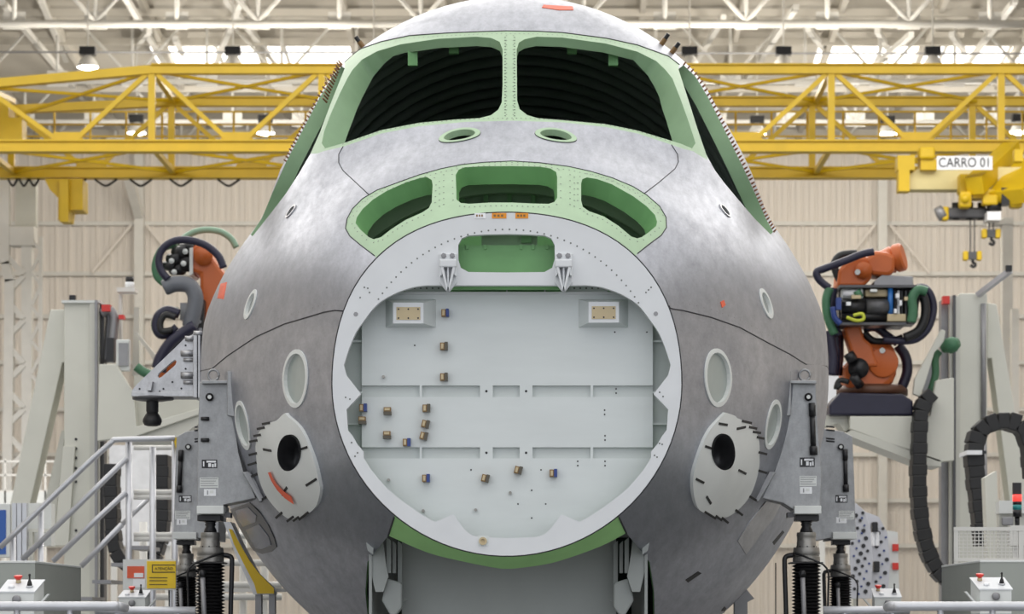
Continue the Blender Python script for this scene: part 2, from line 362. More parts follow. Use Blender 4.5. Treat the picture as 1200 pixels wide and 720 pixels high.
MB().pbox(1104, 242, 1112, 258, Yt-.1, .3).build('hoist_cover', M_yellow, t, bevel=.04); MB().pbox(1174, 220, 1183, 240, Yt-.5, .3).build('brake', M_blackm, t)
MB().cyl(at(1165,247,Yt-.2), at(1165,238,Yt-.2), .17, seg=14).build('limit_switch_dome', M_blackm, t, True); MB().pbox(1157, 248, 1173, 258, Yt-.4, .6).build('switch_box', M_wtag, t)
MB().pbox(1152, 228, 1170, 240, Yt-.4, .3).build('gearbox', M_yellow, t, bevel=.04)
s = thing('trolley_sign', 'white sign with black letters CARRO 01 under the yellow crane beam', 'sign', at(1130,199,Yt-.8))
MB().pbox(1098, 183, 1163, 199, Yt-.8, .05).build('board', M_wtag, s)
text('lettering', 'CARRO 01', .30, at(1130.5,191,Yt-.81), M_seam, s, .004).scale = (.84, 1, 1)
def hook(x, y0, y1, lab):
    t = thing('hook_block', lab, 'hook', at(x,y1,Yt), 'hook blocks hanging from the crane')
    for dx in (-3, 2): MB().cyl(at(x+dx,y0,Yt), at(x+dx,y1-14,Yt), .014, seg=6).build('rope', M_blackm, t)
    for sx in (-1, 1): MB().pbox(x+sx*8-3, y1-19, x+sx*8+3, y1-8, Yt-.1, .2).build('cheek_plate', M_yellow, t, bevel=.03)
    MB().pbox(x-6, y1-18, x+6, y1-9, Yt-.05, .12).build('sheave_block', M_darkgrey, t)
    pts = smoothpts([at(x,y1-10,Yt), at(x,y1-6,Yt), at(x+3,y1-3,Yt), at(x+1,y1,Yt), at(x-3,y1-2,Yt)], 5)
    MB().tube(pts, .035, 8).build('hook', M_blackm, t, True)
hook(1140, 258, 313, 'yellow hook block hanging lowest on two ropes, left of its twin'); hook(1162, 257, 287, 'yellow hook block hanging higher under the white switch box')
# ---------------------------------------------------------------- the aircraft nose: one smooth surface r(angle, station)
ST = np.array([
[14.0, .873, 1.18, 2.036, .318,-.045,.004],
[14.45,1.15, 1.25, 2.347, .10, -.03,-.005],
[15.1, 1.445,1.33, 2.69, -.10,  .005, 0],
[16.0, 1.735,1.42, 3.31, -.29,  .045, 0],
[17.0, 1.895,1.48, 3.74, -.40,  .055, 0],
[18.0, 1.975,1.53, 3.92, -.46,  .045, 0],
[20.0, 2.02, 1.58, 4.02, -.48,  .03, 0],
[24.0, 2.02, 1.58, 4.04, -.48,  .02, 0]])
BS = np.array([0,.12,.24,.36,.48,.60,.72,.83,.92,1.]); BV = np.array([0,.01,.44,1.11,1.68,1.31,.84,.08,-.13,-.23])
def pchip(x, y, q):
    h = np.diff(x); d = np.diff(y)/h; m = np.zeros_like(y)
    for i in range(1, len(x)-1):
        if d[i-1]*d[i] > 0:
            w1 = 2*h[i]+h[i-1]; w2 = h[i]+2*h[i-1]; m[i] = (w1+w2)/(w1/d[i-1]+w2/d[i])
    m[0] = d[0]+(d[0]-m[1])*.6
    q = np.asarray(q, float); i = np.clip(np.searchsorted(x, q)-1, 0, len(h)-1); t = (q-x[i])/h[i]
    return (2*t**3-3*t**2+1)*y[i]+(t**3-2*t**2+t)*h[i]*m[i]+(-2*t**3+3*t**2)*y[i+1]+(t**3-t**2)*h[i]*m[i+1]
def sec(Y): return [pchip(ST[:,0], ST[:,k], Y) for k in range(1, 7)]
def rad(th, Y):
    w, zw, zt, zb, cu, cl = sec(Y); s, c = np.sin(th), np.cos(th); up = s >= 0
    b = np.where(up, zt-zw, zw-zb); cc = np.where(up, cu, cl); r = 1/np.sqrt((c/w)**2+(s/b)**2)
    sn = np.abs(s)*r/b; cn = np.abs(c)*r/w; e = 4*sn**2*cn**2
    k = np.clip((np.asarray(Y)-14.5)/1.2, 0, 1); k = k*k*(3-2*k)
    return r*(1-cc*np.where(up, e*(1-k)+k*pchip(BS, BV, np.clip(sn, 0, 1)), e))
def surf(th, Y, off=0.):                            # arrays -> world points, pushed out along the normal by off
    th = np.asarray(th, float); Y = np.asarray(Y, float); zw = sec(Y)[1]
    def P(t, y):
        r = rad(t, y); return np.stack([r*np.cos(t), y+0*r, sec(y)[1]+r*np.sin(t)+EYE], -1)
    p = P(th, Y)
    e = 1e-3; a = P(th+e, Y)-P(th-e, Y); b = P(th, Y+e)-P(th, Y-e)
    n = np.cross(b, a); n /= np.linalg.norm(n, axis=-1, keepdims=True)
    return p + n*off if np.isscalar(off) else p + n*off[..., None], n
def cast(px, py):                                   # where the sight line of a photo point meets the nose
    ys = np.linspace(14, 24, 1600); X = CX+(px-VX)*ys/F; Z = (VY-py)*ys/F; zw = sec(ys)[1]
    d = np.hypot(X, Z-zw)-rad(np.arctan2(Z-zw, X), ys); k = int(np.argmax(d < 0))
    if not (d < 0).any():                           # just off the edge: closest approach
        k = int(np.argmin(d)); return float(np.arctan2(Z[k]-zw[k], X[k])), float(ys[k])
    if k == 0: return float(np.arctan2(Z[0]-zw[0], X[0])), 14.
    t = d[k-1]/(d[k-1]-d[k]); Y = ys[k-1]+(ys[k]-ys[k-1])*t; X = CX+(px-VX)*Y/F; Z = (VY-py)*Y/F
    return float(np.arctan2(Z-float(sec(Y)[1]), X)), float(Y)
KU = 1.3
def U(th): return ((th+PI/2) % (2*PI))*KU
def TH(u): return u/KU-PI/2
def uv(p): t, y = cast(*p); return (U(t), y)
def dens(pts, st=3., closed=False):                 # densify a polyline
    P = list(pts)+([pts[0]] if closed else []); out = []
    for a, b in zip(P, P[1:]):
        n = max(1, int(math.hypot(b[0]-a[0], b[1]-a[1])/st+.5)); out += [(a[0]+(b[0]-a[0])*k/n, a[1]+(b[1]-a[1])*k/n) for k in range(n)]
    return out if closed else out+[P[-1]]
def mirror(pts, c): return [(2*c-x, y) for x, y in pts][::-1]
def oncircle(c, r, n=28):                            # a circle of radius r lying on the skin round a photo point, in (u,v)
    t, y = cast(*c); p, nn = surf(t, y); p = Vector(p); nn = Vector(nn); e1 = nn.cross(Vector((0,0,1))).normalized(); e2 = e1.cross(nn)
    out = []
    for k in range(n):
        q = p+e1*(r*math.cos(2*PI*k/n))+e2*(r*math.sin(2*PI*k/n)); Y = min(max(q.y, 14.01), 23.9)
        out.append((U(math.atan2(q.z-EYE-float(sec(Y)[1]), q.x)), Y))
    return out
def inpoly(P, poly):
    x, y = P[:,0], P[:,1]; r = np.zeros(len(P), bool); n = len(poly)
    for i in range(n):
        (x1,y1),(x2,y2) = poly[i], poly[(i+1)%n]
        if y1 == y2: continue
        r ^= ((y1 > y) != (y2 > y)) & (x < (x2-x1)*(y-y1)/(y2-y1)+x1)
    return r
# ---- outlines traced on the skin
px_ws_l = [(407,92),(413,82),(424,70),(442,60),(469,52),(513,45.5),(558,43),(575.5,44.5),(585.5,49),(589,58),(589,100),(588,120),(584,128.5),(575.5,135),(562,138.5),(535,140),(491,144),(447,152.5),(402,168),(381,174),(377,168),(380,154),(387,135),(398,110)]
px_ws_r = [(605.5,58),(608,50),(614.7,46),(629,43),(659,44),(710,51),(747,60.5),(769,71.5),(780,82),(788,92),(797,115),(806,140),(812,158),(815,168),(811,174),(798,168.5),(747,153),(710,145.5),(659,141),(630,138.5),(618,135),(609,128),(606,118)]
px_sw_r = [(795,81),(806,115),(818,153),(828,182),(838,200),(850,216),(866,235),(884,256),(903,275)]
sw_aft = [(28.5,16.46),(31.7,16.62),(36.7,16.55),(43.,16.45),(49.5,16.58),(54.9,16.70),(58.7,16.80),(61.3,16.75)]
px_sw_l = [(404,80),(390,115),(375,155),(364,180),(350,204),(335,227),(322,244),(308,262),(296,277)]
swl_aft = [(152.2,16.58),(148.3,16.62),(143.3,16.55),(137.,16.45),(130.5,16.58),(125.1,16.70),(121.3,16.82),(119.2,16.85)]
sw_r = [uv(p) for p in dens(px_sw_r, 5)] + [(U(math.radians(a)), y) for a, y in sw_aft]
sw_l = [uv(p) for p in dens(px_sw_l, 5)] + [(U(math.radians(a)), y) for a, y in swl_aft]
px_wf_top = [(403.5,73),(410,66),(424,57),(447,49),(480,42),(524,39),(560,37.5),(593,36.5),(630,37),(659,38.5),(710,45),(747,53),(783,66),(796,76)]
px_wf_bot = [(816,180),(813,177.5),(799,174),(785,169),(747,156.5),(710,149),(659,143.5),(600,141.5),(545,143),(491,148),(447,156.5),(402,172),(380,177),(372,180)]
wf = [uv(p) for p in dens(px_wf_top, 6)] + [uv(p) for p in dens(px_sw_r[:4]+[(830,188)], 5)] + [uv(p) for p in dens(px_wf_bot, 6)] + [uv(p) for p in dens(px_sw_l[:4][::-1], 5)]
px_af = [(439,300),(422,287),(410,277),(405,268),(406.7,257),(413,245),(425,233),(442,223),(467,214),(492,205),(517,198),(542,193),(567,190.5),(600,189),(633,191),(667,195.5),(692,201),(717,208.5),(742,219),(758,229),(773,242),(780.5,255),(781,267),(775,276),(760,287),(747,297.5)]
a0 = cast(747,297.5)[0]; a1 = cast(439,300)[0]
af = [uv(p) for p in dens(px_af, 6)] + [(U(a0+(a1-a0)*k/40), 14.0) for k in range(41)]
px_ao_l = [(416.7,261.7),(418,255),(425,245),(437,234),(453,224),(475,214),(492,208.7),(500,207.5),(506,211),(507,217),(506,237),(502.5,244),(495,249),(475,258),(458,269),(446.7,278),(438,280.5),(432,278),(422,269)]
px_ao_c = [(534,205),(537.5,199),(545,196),(567,195),(600,194.7),(633,195.5),(645,197.5),(651.7,201.7),(653,208),(653,231.7),(650,236.7),(643,239),(625,238.7),(600,237.5),(575,237.5),(550,239),(540,238),(535,234)]
px_ao_r = [(681,215),(682.5,210),(688,208),(700,210),(717,216),(742,230),(758,242),(767.5,252),(770,260),(769,265),(760,272.5),(752,278),(747,279.5),(740,277.5),(725,265),(708,254),(690,247.5),(683,242.5),(681,235)]
px_cap_l = [(402,172),(397,181),(397,191),(402,200),(416,213),(432,228)]; px_cap_r = [(787,170),(794,181),(795,190),(791,198),(772,214),(755,227)]
px_seam_r = [(779,361),(800,364),(833,372),(867,384),(900,402),(925,415),(944,427)]; px_seam_l = [(399,363),(380,366),(367,370),(333,380),(300,395),(267,417),(249,432)]
seam_r = [uv(p) for p in dens(px_seam_r, 6)]; seam_l = [uv(p) for p in dens(px_seam_l, 6)]
seam_r = [(seam_r[0][0], 14.0)]+seam_r[1:]+[(seam_r[-1][0], y) for y in (16.6,17.5,19,21,24)]; seam_l = [(seam_l[0][0], 14.0)]+seam_l[1:]+[(seam_l[-1][0], y) for y in (16.6,17.5,19,21,24)]
cap = [uv(p) for p in dens(px_cap_l, 6)] + [uv(p) for p in dens([(432,228)]+px_af[7:20]+[(755,227)], 6)] + [uv(p) for p in dens(px_cap_r[::-1], 6)] + [uv(p) for p in dens(px_wf_bot[3:12], 6)]
# belly: green band behind the ring, then the open wheel bay
def uvb(X, Y):                                       # a point of the belly under X at station Y
    ts = np.linspace(-PI/2, 0 if X > 0 else -PI, 400); r = rad(ts, np.full(400, Y)); x = r*np.cos(ts); k = int(np.argmin(abs(x-X)))
    return (U(float(ts[k])), Y)
eps = 1e-4
def sm2(pts, n=4): return [(p.x, p.y) for p in smoothpts([(x, y, 0) for x, y in pts], n)]
px_ch_r = [(725,606),(734,625),(703,641),(655,658),(625,664),(600,667)]; px_ch_l = [(462,606),(455,628),(501,648),(545,659),(575,665),(588,667)]
def half(pxs, s, k):
    q = [uv(p) for p in dens(pxs[:1]+sm2(pxs[1:]), 6)]; q = [(u, y) for u, y in q if (u < PI*KU) == (s > 0)]
    yc = q[-1][1]; end = 0. if s > 0 else 2*PI*KU
    return q, (end, yc)
ch_r, er = half(px_ch_r, 1, 0); ch_l, el = half(px_ch_l, -1, 0)
def fr(a, b): return [(a+(b-a)*k/20, 14.0) for k in range(21)]
chin_r = ch_r+[er]+fr(0., ch_r[0][0]); chin_l = ch_l+[el]+fr(2*PI*KU, ch_l[0][0])
i0 = next(i for i, p in enumerate(dens(px_ch_r[:1]+sm2(px_ch_r[1:]), 6)) if math.hypot(p[0]-734, p[1]-625) < .01)
bayY = 16.9
bay_r = ch_r[i0:]+[er]+[(0., bayY)]+[uvb(.80, bayY), uvb(.80,16.2), uvb(.79,15.6), uvb(.77,15.0), uvb(.73,14.55)]
bay_l = ch_l[i0:]+[el]+[(2*PI*KU, bayY)]+[uvb(-.80, bayY), uvb(-.80,16.2), uvb(-.79,15.6), uvb(-.77,15.0), uvb(-.73,14.55)]
def ellipse(c, a, b, n=30): return [uv((c[0]+a*math.cos(2*PI*k/n), c[1]+b*math.sin(2*PI*k/n))) for k in range(n)]
# round ports: (centre, rim radius, opening radius, deep, label)
PORTS = [((345.5,444),.150,.128,'round'),((842,443),.150,.128,'round'),((284.5,499),.135,.112,'round'),((906,498),.135,.112,'round'),((293.5,357),.085,.062,'small'),((898,356),.085,.062,'small'),((341,248),.045,.034,'tiny'),((849.5,247),.045,.034,'tiny')]
OVALS = [((538.5,159),.112,.084),((651.5,159),.112,.084)]
FAIR_H = [((345,529),.092),((841.7,528),.092)]
open_polys = {'ws_l':[uv(p) for p in dens(px_ws_l,5,True)], 'ws_r':[uv(p) for p in dens(px_ws_r,5,True)], 'sw_l':sw_l, 'sw_r':sw_r,
  'ao_l':[uv(p) for p in dens(px_ao_l,5,True)], 'ao_c':[uv(p) for p in dens(px_ao_c,5,True)], 'ao_r':[uv(p) for p in dens(px_ao_r,5,True)], 'bay_l':bay_l, 'bay_r':bay_r}
for i, (c, R, r, k) in enumerate(PORTS): open_polys['port%d'%i] = oncircle(c, r)
for i, (c, R, r) in enumerate(OVALS): open_polys['oval%d'%i] = oncircle(c, r)
for i, (c, r) in enumerate(FAIR_H): open_polys['fair%d'%i] = ellipse(c, 19, 29)
# ---- triangulate the unrolled skin with all those outlines in it
def cdt(loops, lines, grid, box):
    V = []; E = []
    def put(pts, closed):
        n = len(V); V.extend(pts); k = len(pts); E.extend((n+i, n+(i+1)%k) for i in range(k if closed else k-1))
    for l in loops: put(l, True)
    for l in lines: put(l, False)
    allp = np.array([p for p in V]); put(box, True)
    keep = []
    for g in grid:
        if ((allp[:,0]-g[0])**2+(allp[:,1]-g[1])**2).min() > .028**2: keep.append(g)
    V.extend(keep)
    vs, es, fs, *_ = delaunay_2d_cdt([Vector(p) for p in V], E, [], 0, 1e-6)
    return np.array([(v.x, v.y) for v in vs]), [tuple(f) for f in fs]
UM = 2*PI*KU
gy = list(np.arange(14.07, 16.6, .075))+list(np.arange(16.65, 19, .2))+list(np.arange(19.4, 24, .6))
nu = 150; grid = [(UM*(k+.5*(j%2))/nu, y) for j, y in enumerate(gy) for k in range(1, nu)]
bx = [(UM*k/nu, 14.0) for k in range(nu+1)]+[(UM, y) for y in np.arange(14.2, 24, .4)]+[(UM*k/nu, 24.0) for k in range(nu, -1, -1)]+[(0, y) for y in np.arange(23.8, 14, -.4)]
uvs, tris = cdt(list(open_polys.values())+[wf, af, cap, chin_r, chin_l], [seam_r, seam_l], grid, bx)
cen = np.array([uvs[list(f)].mean(0) for f in tris])
reg = np.zeros(len(tris), int)                       # 0 upper, 1 lower, 2 nose cap, 3 windscreen frame, 4 arch frame, 5 chin band, -1 open
sr = np.array(seam_r); sl = np.array(seam_l)
reg[(cen[:,0] < np.interp(cen[:,1], sr[:,1], sr[:,0])) | (cen[:,0] > np.interp(cen[:,1], sl[:,1], sl[:,0]))] = 1
for k, pl in ((2,cap),(3,wf),(4,af),(5,chin_r),(5,chin_l)): reg[inpoly(cen, pl)] = k
for pl in open_polys.values(): reg[inpoly(cen, pl)] = -1
AX = thing('aircraft_nose', 'bare aluminium aircraft nose section with green framed openings, held on jacks in the middle', 'aircraft', (0, 16.0, EYE-.5))
AXL = np.array(AX.location)
def skinmesh(name, faces, off, m, parent=AX, label=None, flip=False):
    idx = sorted({i for f in faces for i in f}); mp = {i: k for k, i in enumerate(idx)}
    p, n = surf(TH(uvs[idx,0]), uvs[idx,1], off)
    me = bpy.data.meshes.new(name); F2 = [tuple(mp[i] for i in f) for f in faces]
    if not flip: F2 = [f[::-1] for f in F2]
    me.from_pydata([tuple(q) for q in p-AXL], [], F2); me.materials.append(m); me.update(); me.shade_smooth()
    me.normals_split_custom_set_from_vertices([tuple(q if not flip else -q) for q in n])
    o = bpy.data.objects.new(name, me); COL.objects.link(o); o.parent = parent
    if label: o['label'] = label
    return o
def sel(*ks): return [f for f, r in zip(tris, reg) if r in ks]
sk_up = skinmesh('upper_skin', sel(0), 0, M_alu); sk_lo = skinmesh('lower_skin', sel(1), 0, M_alu); sk_cap = skinmesh('nose_cap_skin', sel(2), 0, M_alu)
sk_wf = skinmesh('windscreen_frame', sel(3), 0, M_green, label='pale green windscreen frame'); sk_af = skinmesh('arch_frame', sel(4), 0, M_green, label='pale green arch frame with three openings')
sk_ch = skinmesh('chin_band', sel(5), 0, M_chin, label='green band under the white ring')
inn = [f for f, c, r in zip(tris, cen, reg) if r >= 0 and c[1] < 16.75]; inr = [f for f, c, r in zip(tris, cen, reg) if r >= 0 and c[1] >= 16.75]
skinmesh('inner_skin', inn, -.014, M_greeni, flip=True, label='green primed inside of the skin'); skinmesh('cabin_inner_skin', inr, -.014, M_cabin, flip=True, label='inside of the cabin with its shade painted in')
def reveal(poly, d, m, name, parent, off=0.):        # wall of an opening, from the skin inwards
    P = np.array(poly); a, n = surf(TH(P[:,0]), P[:,1], off)
    if d == 'screen': d = .055+.085*np.clip((np.abs(a[:,0])-.72)/.22, 0, 1)
    b, _ = surf(TH(P[:,0]), P[:,1], -d); k = len(P); mb = MB()
    mb.add([tuple(q) for q in a]+[tuple(q) for q in b], [(i, (i+1)%k, (i+1)%k+k, i+k) for i in range(k)])
    return mb.build(name, m, parent, True)
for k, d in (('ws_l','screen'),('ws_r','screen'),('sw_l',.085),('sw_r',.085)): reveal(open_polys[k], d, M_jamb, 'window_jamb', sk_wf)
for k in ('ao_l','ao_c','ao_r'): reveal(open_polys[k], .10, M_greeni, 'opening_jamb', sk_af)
def ribbon(pts, r, m, name, parent, off=.001):       # thin line lying on the skin, pts in (u,v)
    P = np.array(pts); q, _ = surf(TH(P[:,0]), P[:,1], off); return MB().tube([Vector(x) for x in q], r, 5).build(name, m, parent, True)
for l in (seam_r, seam_l): ribbon(l[:-3], .0035, M_seam, 'seam', AX)
for l in (px_cap_l, px_cap_r): ribbon([uv(p) for p in dens(l, 4)], .0026, M_seam, 'seam', sk_cap)
ribbon([uv(p) for p in dens(px_wf_top, 5)], .004, M_seam, 'seam', sk_wf)
ribbon([uv(p) for p in dens(px_af, 5)], .003, M_seam, 'seam', sk_af)
for l in (px_ch_r[:2], px_ch_l[:2]): ribbon([uv(p) for p in dens(l, 3)], .005, M_seam, 'seam', sk_ch)
def annulus(c, r1, r0, off, m, name, parent, n=28, dep=.014):
    A = np.array(oncircle(c, r1, n)); B = np.array(oncircle(c, r0, n))
    v = [surf(TH(A[:,0]), A[:,1], 0.)[0], surf(TH(A[:,0]), A[:,1], off)[0], surf(TH(B[:,0]), B[:,1], off)[0], surf(TH(B[:,0]), B[:,1], -dep)[0]]
    mb = MB().add([tuple(q) for a in v for q in a], [(i+n*j, (i+1)%n+n*j, (i+1)%n+n*(j+1), i+n*(j+1)) for j in range(3) for i in range(n)])
    return mb.build(name, m, parent)
def disc(c, r, off, m, name, parent, n=28):
    A = np.array(oncircle(c, r, n)); v = surf(TH(A[:,0]), A[:,1], off)[0]
    return MB().add([tuple(q) for q in v], [tuple(range(n))]).build(name, m, parent)
for i, (c, R, r, k) in enumerate(PORTS):
    g = {'round':M_glass,'small':M_bay,'tiny':M_cabin}[k]
    ri = annulus(c, R, r, .006, M_ltgrey if k != 'tiny' else M_alu2, 'port_rim', AX); disc(c, r+.004, -.013, g, 'port_disc', ri)
for c, R, r in OVALS:
    ri = annulus(c, R, r, .005, M_green, 'oval_rim', AX, dep=.03); ribbon(oncircle(c, R)+oncircle(c, R)[:1], .0025, M_seam, 'seam', ri); disc(c, r+.02, -.14, M_cabin, 'hole_back', ri)  # dark disc behind each oval hole paints the shade inside
# faint tags and marks on the skin
def patch(pxs, off, m, name, parent, label=None):
    O = [uv(p) for p in dens(pxs, 5, True)]; lo = np.array(O).min(0); hi = np.array(O).max(0)
    g = [(x, y) for x in np.arange(lo[0]+.02, hi[0], .04) for y in np.arange(lo[1]+.02, hi[1], .04)]; k = len(O)
    vs, es, fs, *_ = delaunay_2d_cdt([Vector(p) for p in O+g], [(i, (i+1)%k) for i in range(k)], [], 0, 1e-6)
    v = np.array([(p.x, p.y) for p in vs]); c = np.array([v[list(f)].mean(0) for f in fs]); ins = inpoly(c, O)
    a = surf(TH(v[:,0]), v[:,1], off)[0]; P = np.array(O); e0 = surf(TH(P[:,0]), P[:,1], off)[0]; e1 = surf(TH(P[:,0]), P[:,1], -.002)[0]
    mb = MB().add([tuple(q) for q in a], [tuple(f)[::-1] for f, b in zip(fs, ins) if b])
    mb.add([tuple(q) for q in e0]+[tuple(q) for q in e1], [(i, i+k, (i+1)%k+k, (i+1)%k) for i in range(k)])
    return mb.build(name, m, parent, label=label)
patch([(255,350),(259,333),(266,331),(262,351)], .003, M_red, 'tape_mark', AX, 'orange tape on the left flank')
patch([(635,9),(637,6),(671,8),(672,12),(655,12)], .003, M_red, 'tape_mark', AX, 'orange tape on the roof')
patch([(844,354),(848,352),(850,358),(846,361)], .003, M_red, 'tape_mark', AX, 'orange tape on the right flank')
for q in (((803,680),(818,670),(822,672),(806,683)), ((905,636),(917,622),(919,624),(907,639)), ((845,716),(849,711),(851,713),(848,719))): patch(list(q), .002, M_tape, 'tape_mark', AX)
# rivets: one joined part for each frame
def rivets(lines, r, parent, st, mt=M_rivet):
    mb = MB()
    for l in lines:
        for x, y in dens(l, st):
            t, yy = cast(x, y); p, n = surf(t, yy, .0015); p = Vector(p); n = Vector(n); e1 = n.orthogonal().normalized(); e2 = n.cross(e1)
            mb.add([p+e1*(r*math.cos(k*PI/3))+e2*(r*math.sin(k*PI/3)) for k in range(6)], [tuple(range(6))])
    return stuff(mb.build('rivets', mt, parent))
def grow(pxs, d):
    cx = sum(p[0] for p in pxs)/len(pxs); cy = sum(p[1] for p in pxs)/len(pxs); out = []; n = len(pxs)
    for i in range(n):
        a, b = pxs[i-1], pxs[(i+1)%n]; tx, ty = b[0]-a[0], b[1]-a[1]; l = math.hypot(tx, ty) or 1; nx, ny = ty/l, -tx/l
        if nx*(pxs[i][0]-cx)+ny*(pxs[i][1]-cy) < 0: nx, ny = -nx, -ny
        out.append((pxs[i][0]+nx*d, pxs[i][1]+ny*d))
    return out+[out[0]]
rivets([grow(px_ao_l, 4), grow(px_ao_c, 4), grow(px_ao_r, 4), [(x, y+4) for x, y in px_af[4:22]], [(515,213),(515,242)], [(520,205),(520,240)], [(668,205),(668,240)], [(673,208),(673,242)]], .0042, sk_af, 7)
rivets([[(x, y+3) for x, y in px_wf_top[2:-1]], [(x, y-3) for x, y in px_wf_bot[3:-2]], [(593.5,42),(593.5,140)], [(601.5,42),(601.5,140)]], .0042, sk_wf, 5.5)
rivets([[(592,44),(592,136)],[(603,44),(603,136)]], .005, sk_wf, 3.6, M_seam)
rivets([[(x, y-9) for x, y in px_seam_r[1:]], [(x, y-9) for x, y in px_seam_l[1:]], [(x,y-2.5) for x, y in px_wf_top[2:-1]]], .003, sk_up, 8)
# temporary fasteners standing along the side windows
def pins(pxs, n, parent, ln=.05, polar=None):
    P = dens(pxs, .5) if polar is None else [(math.radians(a), y+.03) for a, y in dens(sm2(polar), .1)]
    src = None
    for k in range(n):
        x, y = P[int(k*(len(P)-1)/max(1,n-1))]; t, yy = cast(x, y) if polar is None else (x, y); p, nn = surf(t, yy, 0.); p = Vector(p); nn = Vector(nn); d = (nn+Vector((0,-.6,.1))).normalized()
        q = MB().cyl((0,0,0), (0,0,ln), .0065, .0045, seg=6) if src is None else None
        rot = d.to_track_quat('Z', 'Y').to_euler(); loc = p-Vector(AXL)
        if src is None: src = q.build('fastener_pin', M_brass, None); src.parent = parent; o = src
        else: o = inst(src, 'fastener_pin', parent, loc)
        o.location = loc; o.rotation_euler = rot
pins(None, 46, AX, .024, sw_aft)
pins([(400,75),(394,92),(387,108),(383,120)], 14, AX, .04)
pins(None, 26, AX, .02, swl_aft[3:])
for (x, y, dx, dy) in ((424,52,-6,-7),(775,52,6,-7),(787,62,5,-5)):
    t, yy = cast(x, y); p, n = surf(t, yy, -.01); p = Vector(p); n = Vector(n)
    o = MB().cyl(p, p+n*.05, .016, seg=8).build('lug', M_brown, AX); MB().cyl(p+n*.045, p+n*.085, .013, seg=8).build('lug_cap', M_blackm, o)
# cockpit inside: frames and green webs
for Y in np.arange(17.2, 23.9, .4):
    th = np.radians(np.arange(2, 179, 4.)); mb = MB(); n = len(th); pr = []
    for (dy, of) in ((0,-.014),(0,-.085),(.02,-.085),(.02,-.014)): pr.append(surf(th, np.full(n, Y+dy), of)[0])
    mb.add([tuple(q) for a in pr for q in a], [(j*n+i, j*n+i+1, ((j+1)%4)*n+i+1, ((j+1)%4)*n+i) for j in range(4) for i in range(n-1)])
    mb.build('cabin_frame', M_rib, AX, True)
e, _ = surf(np.radians(np.arange(0, 360, 6.)), np.full(60, 23.98), -.01); MB().prism([tuple(q) for q in e], .03).build('rear_light_block', M_cabin, AX)  # added closing disc, out of view, keeps daylight out of the cabin
th = np.radians(np.arange(30, 151, 3.)); n = len(th)
def web(Y, d, m, name, t0=30, t1=150):
    th = np.radians(np.arange(t0, t1+1, 3.)); n = len(th); a = surf(th, np.full(n, Y), -.014)[0]; b = surf(th, np.full(n, Y), -d)[0]; c = b+np.array([0,.06,0])
    return MB().add([tuple(q) for q in np.concatenate([a, b, c])], [(j*n+i, j*n+i+1, (j+1)*n+i+1, (j+1)*n+i) for j in (0,1) for i in range(n-1)]).build(name, m, AX)
web(14.72, .26, M_green, 'arch_web')
o, _ = surf(np.radians(np.arange(8, 173, 4.)), np.full(42, 14.97), -.06); o = o[o[:,2] > EYE+1.8]; lo = [(float(o[-1][0]), 14.97, EYE+1.75), (float(o[0][0]), 14.97, EYE+1.75)]
w = MB().prism([tuple(q) for q in o]+lo, .03).build('forward_wall', M_jamb, AX)  # lighter green chosen to brighten this wall, which lies in shadow
for x in np.arange(-.5, .51, .125): MB().box(x-.012, x+.012, 14.92, 14.97, EYE+1.9, EYE+2.30+.02*math.cos(x*30)).build('stiffener', M_greeni, w)
MB().box(-.62, .62, 14.88, 14.97, EYE+2.30, EYE+2.33).build('shelf', M_greeni, w)
for x, dz in ((-.62,.10),(-.36,.13),(-.18,.09),(.36,.13),(.18,.09),(.62,.10)):
    t = math.acos(x/2.0); p, _ = surf(t, 16.3, -.12); MB().box(p[0]-.028, p[0]+.028, 16.27, 16.31, p[2]-dz*.45, p[2]+.05).build('header_bracket', M_greeni if abs(x) > .3 else M_midgrey, AX)
# fairing plates with a tube in each
FL = [(338,484),(341,488),(350,495.6),(358,506),(365.6,523),(373,544),(377,562),(378.6,573),(376,587),(371,595),(363.6,600.6),(354,606),(344,608),(336,604.5),(326.7,596.7),(317,585),(311,575),(305,558),(303,540),(302,523),(306,509),(312,501),(322,494.6),(328.6,492.6),(335,486)]
FR = [(847,483.5),(857,487),(860,490),(871,494),(879,501),(885,512),(887.5,528),(887.5,545),(884,562),(877,580),(867,593),(856,602),(846,606),(835,605),(823,600),(815.6,595),(811.5,587),(809,574),(809,557),(813.5,539),(821,518),(829,503),(838.5,492)]
def local_cdt(outer, hole):
    lo = np.array(outer).min(0); hi = np.array(outer).max(0); g = [(x, y) for x in np.arange(lo[0], hi[0], .05) for y in np.arange(lo[1], hi[1], .05)]
    vs, es, fs, *_ = delaunay_2d_cdt([Vector(p) for p in outer+hole+g], [(i,(i+1)%len(outer)) for i in range(len(outer))]+[(len(outer)+i, len(outer)+(i+1)%len(hole)) for i in range(len(hole))], [], 0, 1e-6)
    v = np.array([(p.x,p.y) for p in vs]); c = np.array([v[list(f)].mean(0) for f in fs]); k = inpoly(c, outer) & ~inpoly(c, hole)
    return v, [tuple(f) for f, b in zip(fs, k) if b]
def on(off, px, py, b=(0,0)): t, y = cast(px+b[0]/5.142, py+b[1]/5.142); return Vector(surf(t, y, off)[0])
DL = [((165,85),(213,77)),((130,115),(180,105)),((105,158),(155,148)),((78,192),(130,182)),((75,272),(122,260)),((68,332),(118,317)),((78,405),(122,385)),((137,548),(178,522)),((235,648),(272,615)),((302,668),(343,637)),((340,665),(378,637)),((378,655),(440,607)),((172,234),(230,240)),((393,235),(433,222)),((433,446),(488,410)),((283,505),(323,455))]
